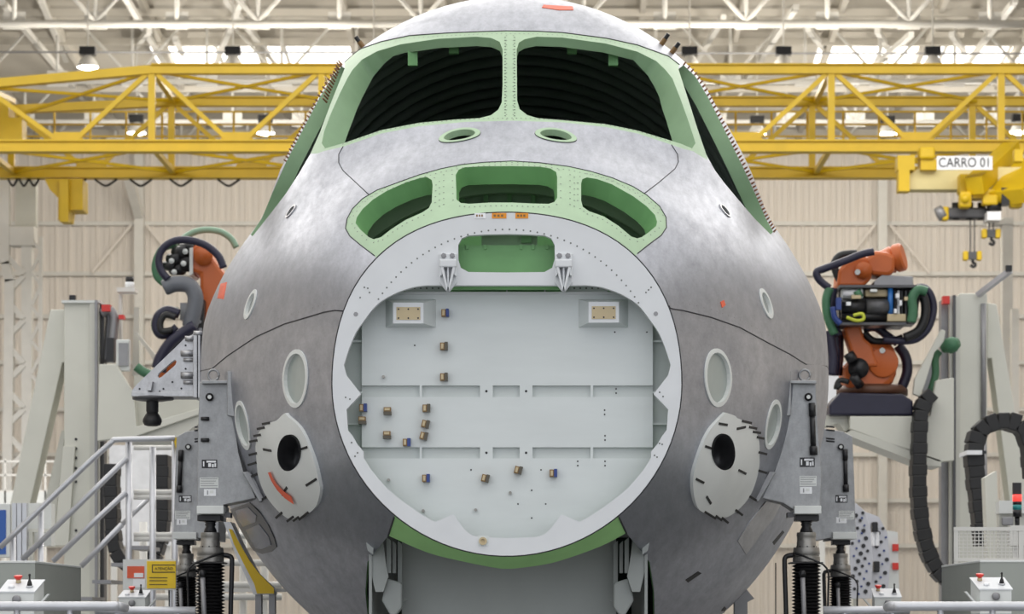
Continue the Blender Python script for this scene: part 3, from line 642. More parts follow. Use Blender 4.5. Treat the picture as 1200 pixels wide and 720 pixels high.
DR = [((185,125),(228,132)),((278,153),(328,143)),((310,110),(365,122)),((350,143),(397,153)),((373,170),(422,178)),((398,200),(445,210)),((412,285),(460,297)),((415,388),(460,402)),((365,532),(402,555)),((287,608),(325,637)),((208,650),(245,680)),((170,637),(208,665)),((105,612),(170,652)),((110,525),(135,565)),((55,430),(95,450)),((107,250),(140,262)),((282,378),(333,402))]
for outl, (hc, hr), D, ox, oy, sc, lab in ((FL, FAIR_H[0], DL, 280, 480, 5.142, 'white oval plate with black dashes and an orange stripe'), (FR, FAIR_H[1], DR, 800, 470, 4.8, 'white oval plate with black dashes and no stripe')):
    outl = outl if False else outl; O = [uv(p) for p in sm2(outl+outl[:1], 3)[:-1]]; H = ellipse(hc, 12.8, 20.6); v, fs = local_cdt(O, H); ctr = np.array([uv((sum(p[0] for p in outl)/len(outl), sum(p[1] for p in outl)/len(outl)))])[0]
    dd = np.hypot(v[:,0]-ctr[0], v[:,1]-ctr[1]); oo = np.array([.022 for p in v]); oo = .012+.03*np.clip(1-dd/.42, 0, 1)
    p, n = surf(TH(v[:,0]), v[:,1], oo); mb = MB().add([tuple(q) for q in p], [f[::-1] for f in fs])
    Oa = np.array(O); on_ = np.interp
    e0 = surf(TH(Oa[:,0]), Oa[:,1], .012+.03*np.clip(1-np.hypot(Oa[:,0]-ctr[0], Oa[:,1]-ctr[1])/.42, 0, 1))[0]; e1 = surf(TH(Oa[:,0]), Oa[:,1], -.01)[0]; k = len(O)
    fp = mb.build('fairing_plate', M_ltgrey, AX, True, label=lab)
    MB().add([tuple(q) for q in e0]+[tuple(q) for q in e1], [(i,(i+1)%k,(i+1)%k+k,i+k) for i in range(k)]).build('plate_edge', M_ltgrey, fp)
    Ha = np.array(H); k = len(H); h0 = surf(TH(Ha[:,0]), Ha[:,1], .034)[0]; hn = Vector(surf(*cast(*hc), 0.)[1]); h1 = h0+np.array([-.06*np.sign(h0[0][0]), .2, .0])
    MB().add([tuple(q) for q in h0]+[tuple(q) for q in h1], [(i,(i+1)%k,(i+1)%k+k,i+k) for i in range(k)]+[tuple(range(k,2*k))]).build('bore_tube', M_darkgrey, fp, True)
    for a, b in D:
        pa = cast(ox+a[0]/sc, oy+a[1]/sc); pb = cast(ox+b[0]/sc, oy+b[1]/sc)
        def ht(q):
            dq = math.hypot(U(q[0])-ctr[0], q[1]-ctr[1]); return .014+.03*max(0, 1-dq/.42)
        A, nA = surf(pa[0], pa[1], ht(pa)); B, nB = surf(pb[0], pb[1], ht(pb)); MB().beam(Vector(A), Vector(B), .0125, .004, tuple(nA)).build('dash_mark', M_tape, fp)
    if ox == 280:
        cl = [cast(x, y) for x, y in dens([(323,551),(326,559),(331.5,567.5),(340,576),(350.5,583)], 3)]
        m2 = MB(); PP = [(Vector(surf(t, y, ht((t,y))+.010)[0]), Vector(surf(t, y, 0.)[1])) for t, y in cl]; vs = []
        for i, (q, nn) in enumerate(PP):
            tg = (PP[min(i+1,len(PP)-1)][0]-PP[max(i-1,0)][0]).normalized(); s = tg.cross(nn).normalized()*.025; vs += [q-s, q+s]
        m2.add(vs, [(2*i,2*i+1,2*i+3,2*i+2) for i in range(len(PP)-1)]); m2.build('stripe', M_red, fp, label='orange stripe')
# lower left access opening with bluish panes, lower right lighter repair sheet
ap = patch([(270,597),(293,589),(305,600),(315,615),(322,630),(325,641),(320,646),(308,649),(298,645),(285,630)], .006, M_darkgrey, 'access_panel', AX, 'dark access panel with bluish panes')
patch([(277,598),(292,594),(302,604),(301,611),(286,617),(281,610)], .009, mat('bluish_pane', (.018,.024,.06), .22, 0, .3, 30), 'pane', ap); patch([(289,621),(305,614),(316,628),(319,638),(308,643),(300,641)], .009, mat('bluish_pane_speckled', (.04,.05,.095), .25, 0, .5, 60), 'pane', ap)
patch([(864,634),(878,612),(897,588),(915,590),(907,606),(890,628),(874,650)], .004, M_alu2, 'repair_sheet', AX, 'lighter sheet patch low on the right flank')
# ---------------------------------------------------------------- white pressure bulkhead
YR = 14.0
th = np.radians(np.arange(0, 360, 4.)); op, _ = surf(th, np.full(90, YR), -.004); outer = [Vector(q) for q in op]
half_in = [(594.5,334.6),(530,334.6),(501,334.6),(483,337),(461,345),(442,357),(428,374),(417,390),(409,409),(403,428),(406,440),(423,462),(406,480),(407.5,504),(413,511),(418,520),(426,529.5),(426,537),(435,551),(453,572),(475,590),(497,605),(510,612),(531,603),(543,619),(552,627),(563,630),(594.5,631)]
half_in = half_in[:2]+sm2(half_in[2:10], 3)+half_in[10:16]+half_in[16:18]+sm2(half_in[18:23], 3)+sm2(half_in[23:27], 3)+half_in[27:]
inn_px = half_in+[(1189-x, y) for x, y in half_in[-2:0:-1]]
hole_px = [(537,287),(541,279.5),(549,276),(570,275),(594,274.5),(618,275),(638,276),(646,279.5),(650,287),(650,304),(647,314),(638,319),(594,319.5),(549,319),(540,314),(537,304)]
def plate(outer, holes, Y, d, m, name, parent, label=None):
    loops = [[(p.x, p.z) for p in outer]]+[[(at(x,y,Y).x, at(x,y,Y).z) for x, y in h] for h in holes]
    V = []; E = []
    for l in loops: n = len(V); V += l; E += [(n+i, n+(i+1)%len(l)) for i in range(len(l))]
    vs, es, fs, *_ = delaunay_2d_cdt([Vector(v) for v in V], E, [], 0, 1e-7); v = np.array([(p.x,p.y) for p in vs]); c = np.array([v[list(f)].mean(0) for f in fs])
    k = inpoly(c, loops[0])
    for l in loops[1:]: k &= ~inpoly(c, l)
    n = len(v); ff = [tuple(f) for f, b in zip(fs, k) if b]; mb = MB()
    mb.add([(a, Y, b) for a, b in v]+[(a, Y+d, b) for a, b in v], ff+[tuple(i+n for i in f[::-1]) for f in ff])
    for l in loops: q = len(l); mb.add([(a, Y, b) for a, b in l]+[(a, Y+d, b) for a, b in l], [(i,(i+1)%q,(i+1)%q+q,i+q) for i in range(q)])
    return mb.build(name, m, parent, label=label)
ring = plate(outer, [inn_px, hole_px], YR, .045, M_white, 'bulkhead_ring', AX, 'white bulkhead ring')
MB().tube(outer+[outer[0]], .0035, 6).build('edge_seal', M_seam, ring, True)
MB().box(-.33, .33, 14.5, 14.53, EYE+1.3, EYE+2.1).build('pocket_back', M_greeni, ring); MB().box(-.29, .29, 14.10, 14.12, EYE+1.66, EYE+1.882).build('pocket_front', M_greeni, ring)
b = MB().box(-.3, .3, 14.12, 14.5, EYE+1.862, EYE+1.88).build('pocket_shelf', M_greeni, ring); MB().box(-.13, .15, 14.16, 14.3, EYE+1.88, EYE+1.99).build('equipment_box', M_jamb, ring); MB().box(.07, .12, 14.14, 14.16, EYE+1.9, EYE+1.95).build('socket_box', M_greeni, ring)
for x in (-.20,-.11,.07,.13,.2): MB().box(x-.006, x+.006, 14.09, 14.10, EYE+1.86, EYE+1.884).build('pocket_rib', M_greeni, ring)
def dots(pxs, Y, r, parent, m=M_rivet):
    mb = MB()
    for x, y in pxs: c = at(x, y, Y); mb.cyl(c+Vector((0,.003,0)), c-Vector((0,.0012,0)), r, seg=7)
    return stuff(mb.build('rivets', m, parent))
ctr = at(594.5, 450, YR)
arc = [(594.5+184*math.cos(math.radians(a))*.985, 452-183*math.sin(math.radians(a))) for a in np.arange(32, 149, 2.6)]
dots(arc+[(427,337),(433,343),(431,338),(422,349),(763,337),(757,343),(760,340),(410,468),(405,466),(412,519),(416,535),(419,531),(773,460),(777,465),(773,520),(776,521),(767,534),(770,536)], YR, .0045, ring)
dots([(417,368.5),(768.5,368)], YR, .012, ring, M_midgrey)
for x, m, w in ((562.5, M_wtag, 13), (585, M_amber, 17), (611.5, M_amber, 15)):
    tgt = MB().pbox(x-w/2, 249.8, x+w/2, 256, YR-.003, .004).build('tag_plate', m, ring)
    for k in range(3): MB().pbox(x-w/2+2+k*(w-4)/3, 251.6, x-w/2+2+(k+.6)*(w-4)/3, 254, YR-.0045, .002).build('print', M_brown, tgt)
a = at(566, 634.5, YR); MB().lathe(a+Vector((0,-.001,0)), [(.02,0),(.02,.012),(.011,.012),(.011,.004)], (0,-1,0), 16).build('drain_nut', M_tan, ring); MB().pbox(560, 628, 573, 640, YR-.002, .003).build('nut_plate', M_panel, ring)
# clevis fittings on the ring
for cx in (525, 660.5):
    f = MB().pprism([(cx-10,297),(cx+10,297),(cx+10.5,318),(cx+10.5,331),(cx+2,341.5),(cx-2,341.5),(cx-10.5,331),(cx-10.5,318)], YR-.02, .025).build('clevis_fitting', M_white, ring, bevel=.003)
    MB().pprism([(cx-10,304),(cx+10,304),(cx+10,313),(cx-10,313)], YR-.075, .06).build('upper_lug', M_white, f, bevel=.006)
    for s in (-1, 1):
        MB().pprism([(cx+s*9,312),(cx+s*5.5,312),(cx+s*.5,336),(cx+s*1.5,341)], YR-.07, .055).build('lug_flange', M_white, f, bevel=.002)
        MB().pprism([(cx+s*9.5,305),(cx+s*7.5,305),(cx+s*7,322),(cx+s*9.5,324)], YR-.06, .045).build('side_flange', M_white, f, bevel=.002)
        a = at(cx+s*5, 300, YR-.02); MB().lathe(a, [(.014,0),(.014,.008),(.008,.008),(.008,.014)], (0,-1,0), 6).build('bolt', M_midgrey, f)
    MB().pprism([(cx-1,313),(cx+1,313),(cx+1,336),(cx-1,336)], YR-.055, .04).build('centre_web', M_white, f)
# panel set back behind the ring
YP = 14.17
back = MB().pprism([(403,344.5),(786,344.5),(794,480),(782,545),(765,575),(700,635),(594,650),(489,635),(424,575),(407,545),(396,480)], YP+.05, .02).build('pressure_panel', M_pocket, AX, label='white pressure panel behind the ring')
for (y0, y1) in ((343,452),(465.5,524.5),(537.5,648)):
    p = [(424,y0),(765,y0),(765,y1),(424,y1)] if y1 < 600 else [(424,y0),(765,y0),(765,575),(700,640),(594,648),(490,640),(424,575)]
    MB().pprism(p, YP, .045).build('panel_sheet', M_panel, back)
MB().pprism([(430,342.2),(760,342.2),(760,345),(430,345)], YP-.012, .05).build('top_lip', M_white, back)
for (y0, y1) in ((452,465.5),(524.5,537.5)):
    MB().pbox(424, y0, 765, y1, YP+.025, .02).build('pocket_floor', M_pocket, back)
    for x0, x1 in ((491.8,494.5),(562.5,577.5),(609,624),(692,695)): MB().pbox(x0, y0, x1, y1, YP, .04).build('pocket_rib', M_panel, back)
    for x in (570, 616.5): a = at(x, (y0+y1)/2, YP); MB().cyl(a+Vector((0,.001,0)), a-Vector((0,.001,0)), .0065, seg=10).build('bolt_hole', M_seam, back)
for s in (0, 1):
    X = lambda x: x if s == 0 else 1189-x
    for y in (400, 460, 497): MB().pbox(X(398), y-1, X(424), y+1.2, YP+.02, .03).build('side_web', M_panel, back)
for x0, x1 in ((430,470),(475,527),(662,712),(716,760)):
    a = MB().pbox(x0, 334, x1, 342, YP+.03, .02).build('upper_strip', M_pocket, back); dots([(x, 338) for x in range(int(x0)+4, int(x1)-2, 7)], YP+.03, .005, a)
MB().pbox(525, 325, 662, 344, YP+.035, .02).build('gap_back', M_greeni, back)
for x in (594, 638.5): MB().pbox(x-.7, 336, x+.7, 342, YP+.015, .02).build('gap_rib', M_ltgrey, back)
# white antenna horns with tan faces
for (fx0, fy0, fx1, fy1, bx0, by0, bx1, by1) in ((461,355.5,496,379,452,351,511,384),(690,354.5,725,378,678,351,736,384)):
    A = [at(x, y, YP-.09) for x, y in ((fx0,fy0),(fx1,fy0),(fx1,fy1),(fx0,fy1))]; B = [at(x, y, YP) for x, y in ((bx0,by0),(bx1,by0),(bx1,by1),(bx0,by1))]
    mb = MB().add(A+B, [(0,3,2,1),(0,1,5,4),(1,2,6,5),(2,3,7,6),(3,0,4,7)]); f = mb.build('horn_box', M_panel, back)
    MB().pbox(fx0-.5, fy0-.8, fx1+.5, fy1+.5, YP-.1, .012).build('horn_rim', M_white, f, bevel=.002)
    pl = MB().pbox(fx0+3.5, fy0+4.5, fx1-3.5, fy1-4, YP-.103, .004).build('face_plate', M_tan, f)
    dots([(fx0+6,fy0+7),((fx0+fx1)/2,fy0+7),(fx1-6,fy0+7),(fx0+6,fy1-6),((fx0+fx1)/2,fy1-6),(fx1-6,fy1-6)], YP-.103, .0045, f, M_seam)
# brown connectors
conn = [(522,367.5,1),(520.5,406.5,0),(520.5,442.5,0),(426,478.5,1),(425,493.5,2),(454.5,482.5,2),(500,479,0),(499,497.5,3),(497,511.5,3),(454,510.5,2),(477,519,1),(499.5,561,1),(569,561,3),(607.5,551.5,3),(648.5,555,4)]
protos = {}
def connector(k):
    mb = MB().box(-.016, .002, -.045, 0, -.02, .02); mb.box(-.02, -.013, -.05, -.01, -.014, .014); return mb
for i, (x, y, k) in enumerate(conn):
    p = at(x, y, YP); loc = p-Vector(AXL)
    if 'b' not in protos:
        o = MB().box(-.019,.003,-.04,0,-.019,.017).build('connector', M_brown, None); o.parent = back; protos['b'] = o
        c = MB().box(.003,.019,-.046,0,-.02,.02).build('cap', M_cap, None, bevel=.004); c.parent = o; protos['c'] = c; protos['blue'] = c.data.copy(); protos['blue'].materials[0] = M_blue; protos['plain'] = c.data
        t = MB().box(-.014,-.002,-.047,-.039,-.014,.012).build('socket', M_tan, None); t.parent = o; protos['t'] = t; o.location = loc
    else:
        o = inst(protos['b'], 'connector', back, loc); c = inst(protos['c'], 'cap', o, (0,0,0)); t = inst(protos['t'], 'socket', o, (0,0,0))
    if k in (1, 4):
        c.data = protos['blue']
    else: c.data = protos['plain']
    if k == 2: o.rotation_euler = (0, PI/2, 0)
    if k == 3: o.rotation_euler = (0, .25, 0)
for x, y in ((449.5,442),(455.5,563),(496,599),(557.5,598),(598,578)): MB().cyl(at(x,y,YP), at(x,y,YP)-Vector((0,.02,0)), .008, seg=8).build('stud', M_steel, back)
dots([(486,405),(720.5,389.5),(758,389.5),(722,456),(722,461),(708.5,481),(708.5,486),(709,511),(709,516),(677,541),(677,546),(709,541),(709,546),(552,551),(634,551),(623,575),(639.5,591),(607,591),(623,607.5)], YP, .0045, back, M_seam)
# wheel bay behind the chin band
bw = MB().box(-.56, .56, 14.72, 14.75, EYE-.35, EYE+.5).build('bay_wall', M_bay, AX, label='grey wall of the open wheel bay')
for s in (-1, 1):
    MB().box(s*.70, s*.715, 14.45, 16.8, EYE-.25, EYE+.5).build('bay_side', M_bay, AX)
    X = lambda x: x if s < 0 else 1190-x
    MB().pprism([(X(423),608),(X(440),614),(X(437),650),(X(431),646)], 14.36, .05).build('hinge_cover', M_bay, AX)
    MB().pprism([(X(440),612),(X(449),636),(X(452),660),(X(455),676),(X(449),694),(X(440),694),(X(432),660),(X(436),640)], 14.46, .05).build('door_link', M_bay, AX)
    for x0, x1, y0, y1, d in ((453,458,630,672,.0),(460,464,634,672,.06),(466,471,634,700,.1)): MB().pprism([(X(x0),y0),(X(x1),y0+4),(X(x1),y1),(X(x0),y1)], 14.5+d, .03).build('bay_strut', M_bay, AX)
    MB().pprism([(X(453),678),(X(463),681),(X(471),684),(X(471),712),(X(460),726),(X(447),704)], 14.5, .14).build('hinge_box', M_ltgrey if False else M_bay, AX, bevel=.01)
    MB().pprism([(X(471),700),(X(478),703),(X(471),706)], 14.6, .05).build('clip', M_bay, AX)
MB().box(-.7, .7, 14.75, 16.9, EYE+.5, EYE+.53).build('bay_roof', M_bay, AX)
# ---------------------------------------------------------------- jacks and their saddle brackets
def jack(X, Y, label, topz=None):
    zt = topz; t = thing('jack', label, 'jack', (X, Y, 0), 'screw jacks under the nose'); s = 1.0
    z = lambda px: zt-(px)*.00473                          # pixels of the nearest jack to metres
    B = Vector((X, Y, 0))
    MB().box(X-.064, X+.064, Y-.064, Y+.064, z(7), zt).build('head_plate', M_blackm, t, bevel=.003)
    MB().lathe(B, [(.02,z(7)),(.036,z(7.5)),(.026,z(9)),(.031,z(11)),(.024,z(13)),(.034,z(17)),(.036,z(20))], seg=20).build('swivel_neck', M_blackm, t, True)
    MB().lathe(B, [(.03,z(19.5)),(.052,z(20)),(.054,z(24)),(.0515,z(25)),(.0515,z(31)),(.053,z(31.5)),(.053,z(38))], seg=28).build('ram', M_steel, t, 'auto')
    for k in range(8):
        a = k*PI/4; MB().cyl(B+Vector((.053*math.cos(a),.053*math.sin(a),z(36.5))), B+Vector((.056*math.cos(a),.056*math.sin(a),z(36.5))), .004, seg=8).build('screw', M_blackm, t)
    MB().lathe(B, [(.05,z(37)),(.07,z(37.5)),(.072,z(40)),(.0735,z(45)),(.071,z(46)),(.071,z(47.5)),(.075,z(48)),(.075,z(54)),(.06,z(54.5))], seg=28).build('collar', M_steel, t, 'auto')
    MB().box(X-.095, X+.085, Y-.08, Y+.08, z(56.5), z(54.5)).build('bellows_plate', M_blackm, t, bevel=.004)
    pr = [(.05, z(56))]
    for k in range(30): pr += [(.062, z(57+k*4)), (.082, z(59+k*4))]
    MB().lathe(B, pr+[(.05, z(180))], seg=28).build('bellows', M_black, t)
    MB().lathe(B, [(.07, z(178)), (.1, z(179)), (.1, z(205)), (.13, z(206)), (.13, 0.06)], seg=24).build('cylinder', M_steel, t, 'auto')
    sx = 1 if X < 0 else -1
    pts = smoothpts([B+Vector((sx*.07,0,z(46))), B+Vector((sx*.10,0,z(47))), B+Vector((sx*.118,-.01,z(50))), B+Vector((sx*.12,-.01,z(60))), B+Vector((sx*.112,-.01,z(120))), B+Vector((sx*.112,-.01,z(190)))], 4)
    MB().tube(pts, .014, 8).build('guide_bar', M_blackm, t, True)
    MB().cyl(B+Vector((-.03,-.1,z(70))), B+Vector((-.015,-.1,z(150))), .014, seg=10).build('indicator_rod', M_midgrey, t, True); MB().lathe(B+Vector((-.031,-.1,z(66))), [(.006,.012),(.018,.005),(.02,-.01),(.016,-.03)], seg=12).build('rod_knob', M_blackm, t, True)
    for k in range(3):
        a = PI/2+k*2*PI/3+.4; e = B+Vector((.62*math.cos(a), .62*math.sin(a), .03))
        MB().beam(B+Vector((.1*math.cos(a),.1*math.sin(a),.55)), e, .07, .07).build('leg', M_midgrey, t); MB().lathe(Vector((e.x,e.y,0)), [(.09,0),(.09,.02),(.04,.05)], seg=16).build('foot', M_blackm, t)
    pts = smoothpts([B+Vector((sx*.075,-.03,z(44))), B+Vector((-sx*.0,-.11,z(50))), B+Vector((-sx*.1,-.12,z(62))), B+Vector((-sx*.11,-.10,z(90))), B+Vector((-sx*.10,-.1,z(160)))], 4)
    MB().tube(pts, .006, 6).build('cable', M_black, t, True)
    return t
YJ1, YJ2 = 15.46, 20.3
zj1 = at(0, 602.5, 15.36-.07).z-.002; zj2 = at(0, 632, YJ2-.32).z-.002
jack(at(246.5,0,YJ1).x, YJ1, 'near left screw jack with black bellows, in front of its twin', zj1)
jack(at(945,0,YJ1).x, YJ1, 'near right screw jack with black bellows, in front of its twin', zj1)
jack(at(218.5,0,YJ2).x, YJ2, 'far left screw jack, half hidden behind the near left one', zj2)
jack(at(985,0,YJ2).x, YJ2, 'far right screw jack, standing behind the near right one', zj2)
def tagplate(x, y, w, h, Y, parent):
    p = MB().pbox(x-w/2, y-h/2, x+w/2, y+h/2, Y-.002, .003).build('warning_plate', M_blackm, parent, label='black and white pictogram plate')
    for (a, b, c, d) in ((.30,.12,.92,.34),(.42,.42,.6,.85),(.66,.5,.78,.9),(.82,.42,.93,.86),(.08,.2,.16,.8)):
        MB().pbox(x-w/2+a*w, y-h/2+b*h, x-w/2+c*w, y-h/2+d*h, Y-.0035, .002).build('print', M_wtag, p)
def lines(x, y, w, h, Y, parent, n=4):
    p = MB().pbox(x-w/2, y-h/2, x+w/2, y+h/2, Y-.0015, .002).build('notice_label', M_ltgrey, parent)
    for k in range(n): MB().pbox(x-w/2+1, y-h/2+1+k*(h-1)/n, x+w/2-1-(k%3)*2, y-h/2+1.7+k*(h-1)/n, Y-.003, .002).build('print', M_midgrey, p)
def wlabel(x, y, w, h, Y, parent):
    p = MB().pbox(x-w/2, y-h/2, x+w/2, y+h/2, Y-.002, .003).build('white_label', M_wtag, parent); MB().pbox(x-w*.25, y-h*.3, x-w*.15, y+h*.3, Y-.0035, .002).build('print', M_midgrey, p); MB().pbox(x, y-h*.3, x+w*.3, y+h*.1, Y-.0035, .002).build('print', M_ltgrey, p)
def rodpart(x0, y0, x1, y1, Y, parent):
    a, b = at(x0,y0,Y), at(x1,y1,Y); d = b-a; q = Vector((0,-.025,0))
    MB().cyl(a+q, a+d*.25+q, .019, seg=12).cyl(a+d*.22+q, a+d*.85+q, .015, seg=12).cyl(a+d*.83+q, b+q, .022, seg=12).build('damper_rod', M_blackm, parent, True)
YB = 15.36
def nearbracket(s, label):
    L = s < 0
    poly = [(234,448),(276,447),(277,489),(281,522),(288,556),(300,584),(273,590),(262,592),(262,602.5),(231,602.5),(232,503)] if L else [(956,449),(919,448),(920,488),(912,526),(905,552),(892,584),(918,590),(930,598),(930,602),(961,601),(963,555),(958,500)]
    c = at(246.5 if L else 945, 602.5, YB+.26); c = Vector((c.x, YJ1, zj1))
    t = thing('saddle_bracket', label, 'bracket', c, 'grey saddle brackets on the jacks')
    MB().pprism(poly, YB, .2).build('body', M_brk, t, bevel=.004)
    X = (lambda x: x) if L else (lambda x: 1193-x)
    MB().pprism([(X(236),446),(X(268),446),(X(268),449.5),(X(236),450)], YB-.05, .39).build('top_ledge', M_brk, t, bevel=.003)
    MB().pprism([(X(266),435),(X(275.5),436),(X(275.5),489),(X(266),487)], YB-.06, .2).build('upright', M_brk, t, bevel=.004)
    a = at(X(250), 440, YB+.1); MB().tube([a+Vector((.03*math.cos(q),0,.03*math.sin(q))) for q in np.linspace(-.4,2*PI-.4,16)], .007, 6).build('lifting_eye', M_brk, t, True)
    MB().cyl(at(X(245.5),465.5,YB+.01), at(X(245.5),465.5,YB-.025), .022, seg=16).build('eye_boss', M_blackm, t, True); MB().cyl(at(X(245.5),465.5,YB), at(X(245.5),465.5,YB-.028), .011, seg=12).build('eye_core', M_ltgrey, t)
    MB().pprism([(X(277),490),(X(280),500),(X(285),530),(X(290),553),(X(285),553),(X(279),530),(X(275),500)], YB-.01, .06).build('dark_gap_strip', M_black, t)  # black strip drawn in for the dark gap along the hull
    MB().pprism([(X(283),553),(X(294),554),(X(313),584),(X(304),589)], YB-.10, .1).build('clamp_bar', M_brk, t, bevel=.006); MB().pprism([(X(287),553),(X(291),553),(X(309),586),(X(306),587)], YB-.115, .02).build('clamp_groove', M_midgrey, t)
    MB().pbox(X(230.5), 593, X(262), 602.5, YB-.07, .27).build('foot_ledge', M_ltgrey, t, bevel=.003)
    MB().pprism([(X(262),600),(X(270),601),(X(270),607),(X(262),606)], YB+.0, .1).build('side_lug', M_darkgrey, t)
    if L:
        for y in (491, 516): MB().cyl(at(235.5,y,YB-.02), at(245,y,YB-.02), .011, seg=8).build('latch_pin', M_blackm, t, True)
        tagplate(245.5, 544, 18, 10, YB, t); lines(245, 566, 22, 12, YB, t); wlabel(246, 577.5, 14, 8, YB, t)
    else:
        rodpart(951, 473, 953, 534, YB, t); tagplate(946, 542, 17.5, 11, YB, t); lines(947, 564, 20, 12, YB, t); wlabel(944.5, 575, 14, 8, YB, t)
    return t
nearbracket(-1, 'near left grey saddle bracket on its jack, with two latch pins'); nearbracket(1, 'near right grey saddle bracket on its jack, with a black rod')
def farbracket(L, label):
    Y = YJ2-.25; X = (lambda x: x) if L else (lambda x: 1206-x)
    c = at(218.5 if L else 985, 632, YJ2); t = thing('saddle_bracket', label, 'bracket', Vector((c.x, YJ2, zj2)), 'grey saddle brackets on the jacks')
    MB().pprism([(X(207),512),(X(218),506),(X(256),500),(X(258),560),(X(256),634),(X(250),634),(X(233),631),(X(203),631),(X(205),560)], Y, .45).build('body', M_brk, t, bevel=.004)
    MB().pbox(X(202), 624, X(230), 632, Y-.05, .5).build('foot_ledge', M_ltgrey, t, bevel=.003)
    MB().cyl(at(X(220.5),524,Y+.01), at(X(220.5),524,Y-.03), .022, seg=14).build('eye_boss', M_blackm, t, True); MB().cyl(at(X(220.5),524,Y), at(X(220.5),524,Y-.035), .012, seg=12).build('eye_core', M_ltgrey, t)
    if L: rodpart(212.5, 528, 210.5, 578, Y, t)
    else: rodpart(990, 527, 991, 577, Y, t)
    tagplate(X(217), 585 , 15, 8, Y, t) if L else tagplate(986, 585, 14, 9, Y, t)
    lines(X(214), 604, 18, 10, Y, t); wlabel(X(213) if L else 986, 612 if L else 610, 12, 7, Y, t)
    MB().pprism([(X(230),629),(X(240),628),(X(240),635),(X(230),634)], Y+.1, .1).build('side_lug', M_darkgrey, t)
    for y in (500, 504, 514, 517): MB().cyl(at(X(238),y,Y), at(X(228),y+1,Y), .006, seg=6).build('stud', M_blackm, t)
    return t
farbracket(True, 'far left grey saddle bracket peeping out beside the near one'); farbracket(False, 'far right grey saddle bracket peeping out beside the near one')
# ---------------------------------------------------------------- triangular tooling bracket with a ball stem, left flank
YT = 17.2
t = thing('tooling_bracket', 'silver triangular tooling bracket with slot and black ball stem, left of the nose', 'bracket', at(235,466,YT+.1))
sl_ = [(184.5,441),(186,437.5),(201,424.5),(205,421.5),(207,424),(205.5,428),(190,441.5),(186,443.5)]
def holed(poly, holes, Y, d, m, name, parent): return plate([at(x,y,Y) for x, y in poly], holes, Y, d, m, name, parent)
tp = holed([(154.6,458),(159,452),(208,405),(217,396),(226,392),(226,464),(154.6,463.6)], [sl_], YT, .05, M_alu2, 'triangle_plate', t)
MB().pbox(154, 459.5, 230, 465, YT-.02, .24).build('base_flange', M_alu2, t, bevel=.003)
MB().pprism([(226,390),(235,389.5),(235,467),(226,466)], YT-.04, .3).build('wall_flange', M_alu2, t, bevel=.004); MB().pbox(230.7, 391, 232, 467, YT-.043, .02).build('joint_line', M_seam, t)
for y0, y1, x0 in ((410.5,418,212),(420,424,215),(436,444,212),(446,450.5,215)): MB().cyl(at(x0,(y0+y1)/2,YT-.02), at(227,(y0+y1)/2,YT-.02), (y1-y0)/2*YT/F, seg=14).build('clamp_barrel', M_alu2, t, True)
for x, y in ((221,397),(231,391)): MB().cyl(at(x-4,y,YT-.03), at(x+6,y,YT-.03), .016, seg=12).build('clamp_barrel', M_alu2, t, True)
for x, y in ((217.5,405),(217.5,432.5),(202,448),(212.5,455.5),(191.5,456),(187,459),(163.5,456)): MB().cyl(at(x,y,YT+.002), at(x,y,YT-.004), .006, seg=10).build('bolt_hole', M_seam, t)
MB().pprism([(172,458),(175,447),(179,447),(177,458)], YT-.06, .06).build('gusset', M_alu2, t, bevel=.002)
a = at(179.5, 465, YT+.08); MB().lathe(a, [(.10,0),(.128,-.005),(.125,-.02),(.06,-.03)], seg=28).build('disc', M_darkgrey, t, True)
MB().lathe(at(178.5,465,YT+.08), [(.038,-.02),(.038,-.09),(.034,-.1),(.045,-.115),(.058,-.14),(.059,-.155),(.05,-.175),(.03,-.182)], seg=24).build('ball_stem', M_black, t, 'auto')
# ---------------------------------------------------------------- robot towers (left and right) with carriages, arms and robots
YR2 = 30.0
def Zp(z): return VY-(z-EYE)*F/YR2
t = thing('robot_tower', 'cream robot tower with slanting brace at left', 'machine', (at(95,0,YR2).x, YR2, 0), 'cream robot towers')
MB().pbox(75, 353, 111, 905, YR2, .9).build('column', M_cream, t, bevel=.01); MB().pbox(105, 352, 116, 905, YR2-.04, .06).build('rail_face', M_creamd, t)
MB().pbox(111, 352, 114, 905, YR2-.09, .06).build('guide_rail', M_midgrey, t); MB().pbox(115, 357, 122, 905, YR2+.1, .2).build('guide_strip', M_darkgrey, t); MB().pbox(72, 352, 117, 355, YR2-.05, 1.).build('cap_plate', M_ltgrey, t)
MB().pprism([(59,363),(76,363),(76,425),(73,425),(24,640),(2,640)], YR2+.2, .35).build('brace', M_cream, t, bevel=.008); MB().pprism([(72,505),(76,505),(62,640),(40,640)], YR2+.3, .3).build('lower_brace', M_creamd, t)
MB().pprism([(74,523),(88,523),(80,640),(63,640)], YR2-.06, .06).build('front_cover', M_cream, t, bevel=.004)
for y in (515, 526, 537, 549, 565, 622): MB().cyl(at(89,y,YR2+.01), at(89,y,YR2-.01), .015, seg=8).build('bolt', M_seam, t)
MB().pbox(81, 346, 88, 353, YR2-.02, .07).build('end_stop', M_blackm, t); MB().pbox(119, 357, 129, 365, YR2-.1, .12).build('red_switch', M_redp, t); MB().pbox(139, 369, 145, 374, YR2-.1, .12).build('red_switch', M_redp, t)
pts = smoothpts([at(119,368,YR2), at(128,364,YR2), at(134,372,YR2), at(133,390,YR2), at(130,425,YR2)], 5); MB().tube(pts, .05, 8).build('cable_bundle', M_midgrey, t, True); MB().tube([p+Vector((-.06,.02,0)) for p in pts], .035, 8).build('cable_bundle', M_darkgrey, t, True)
MB().pbox(125, 396, 133, 424, YR2-.1, .1).build('cable_guide', M_blackm, t)
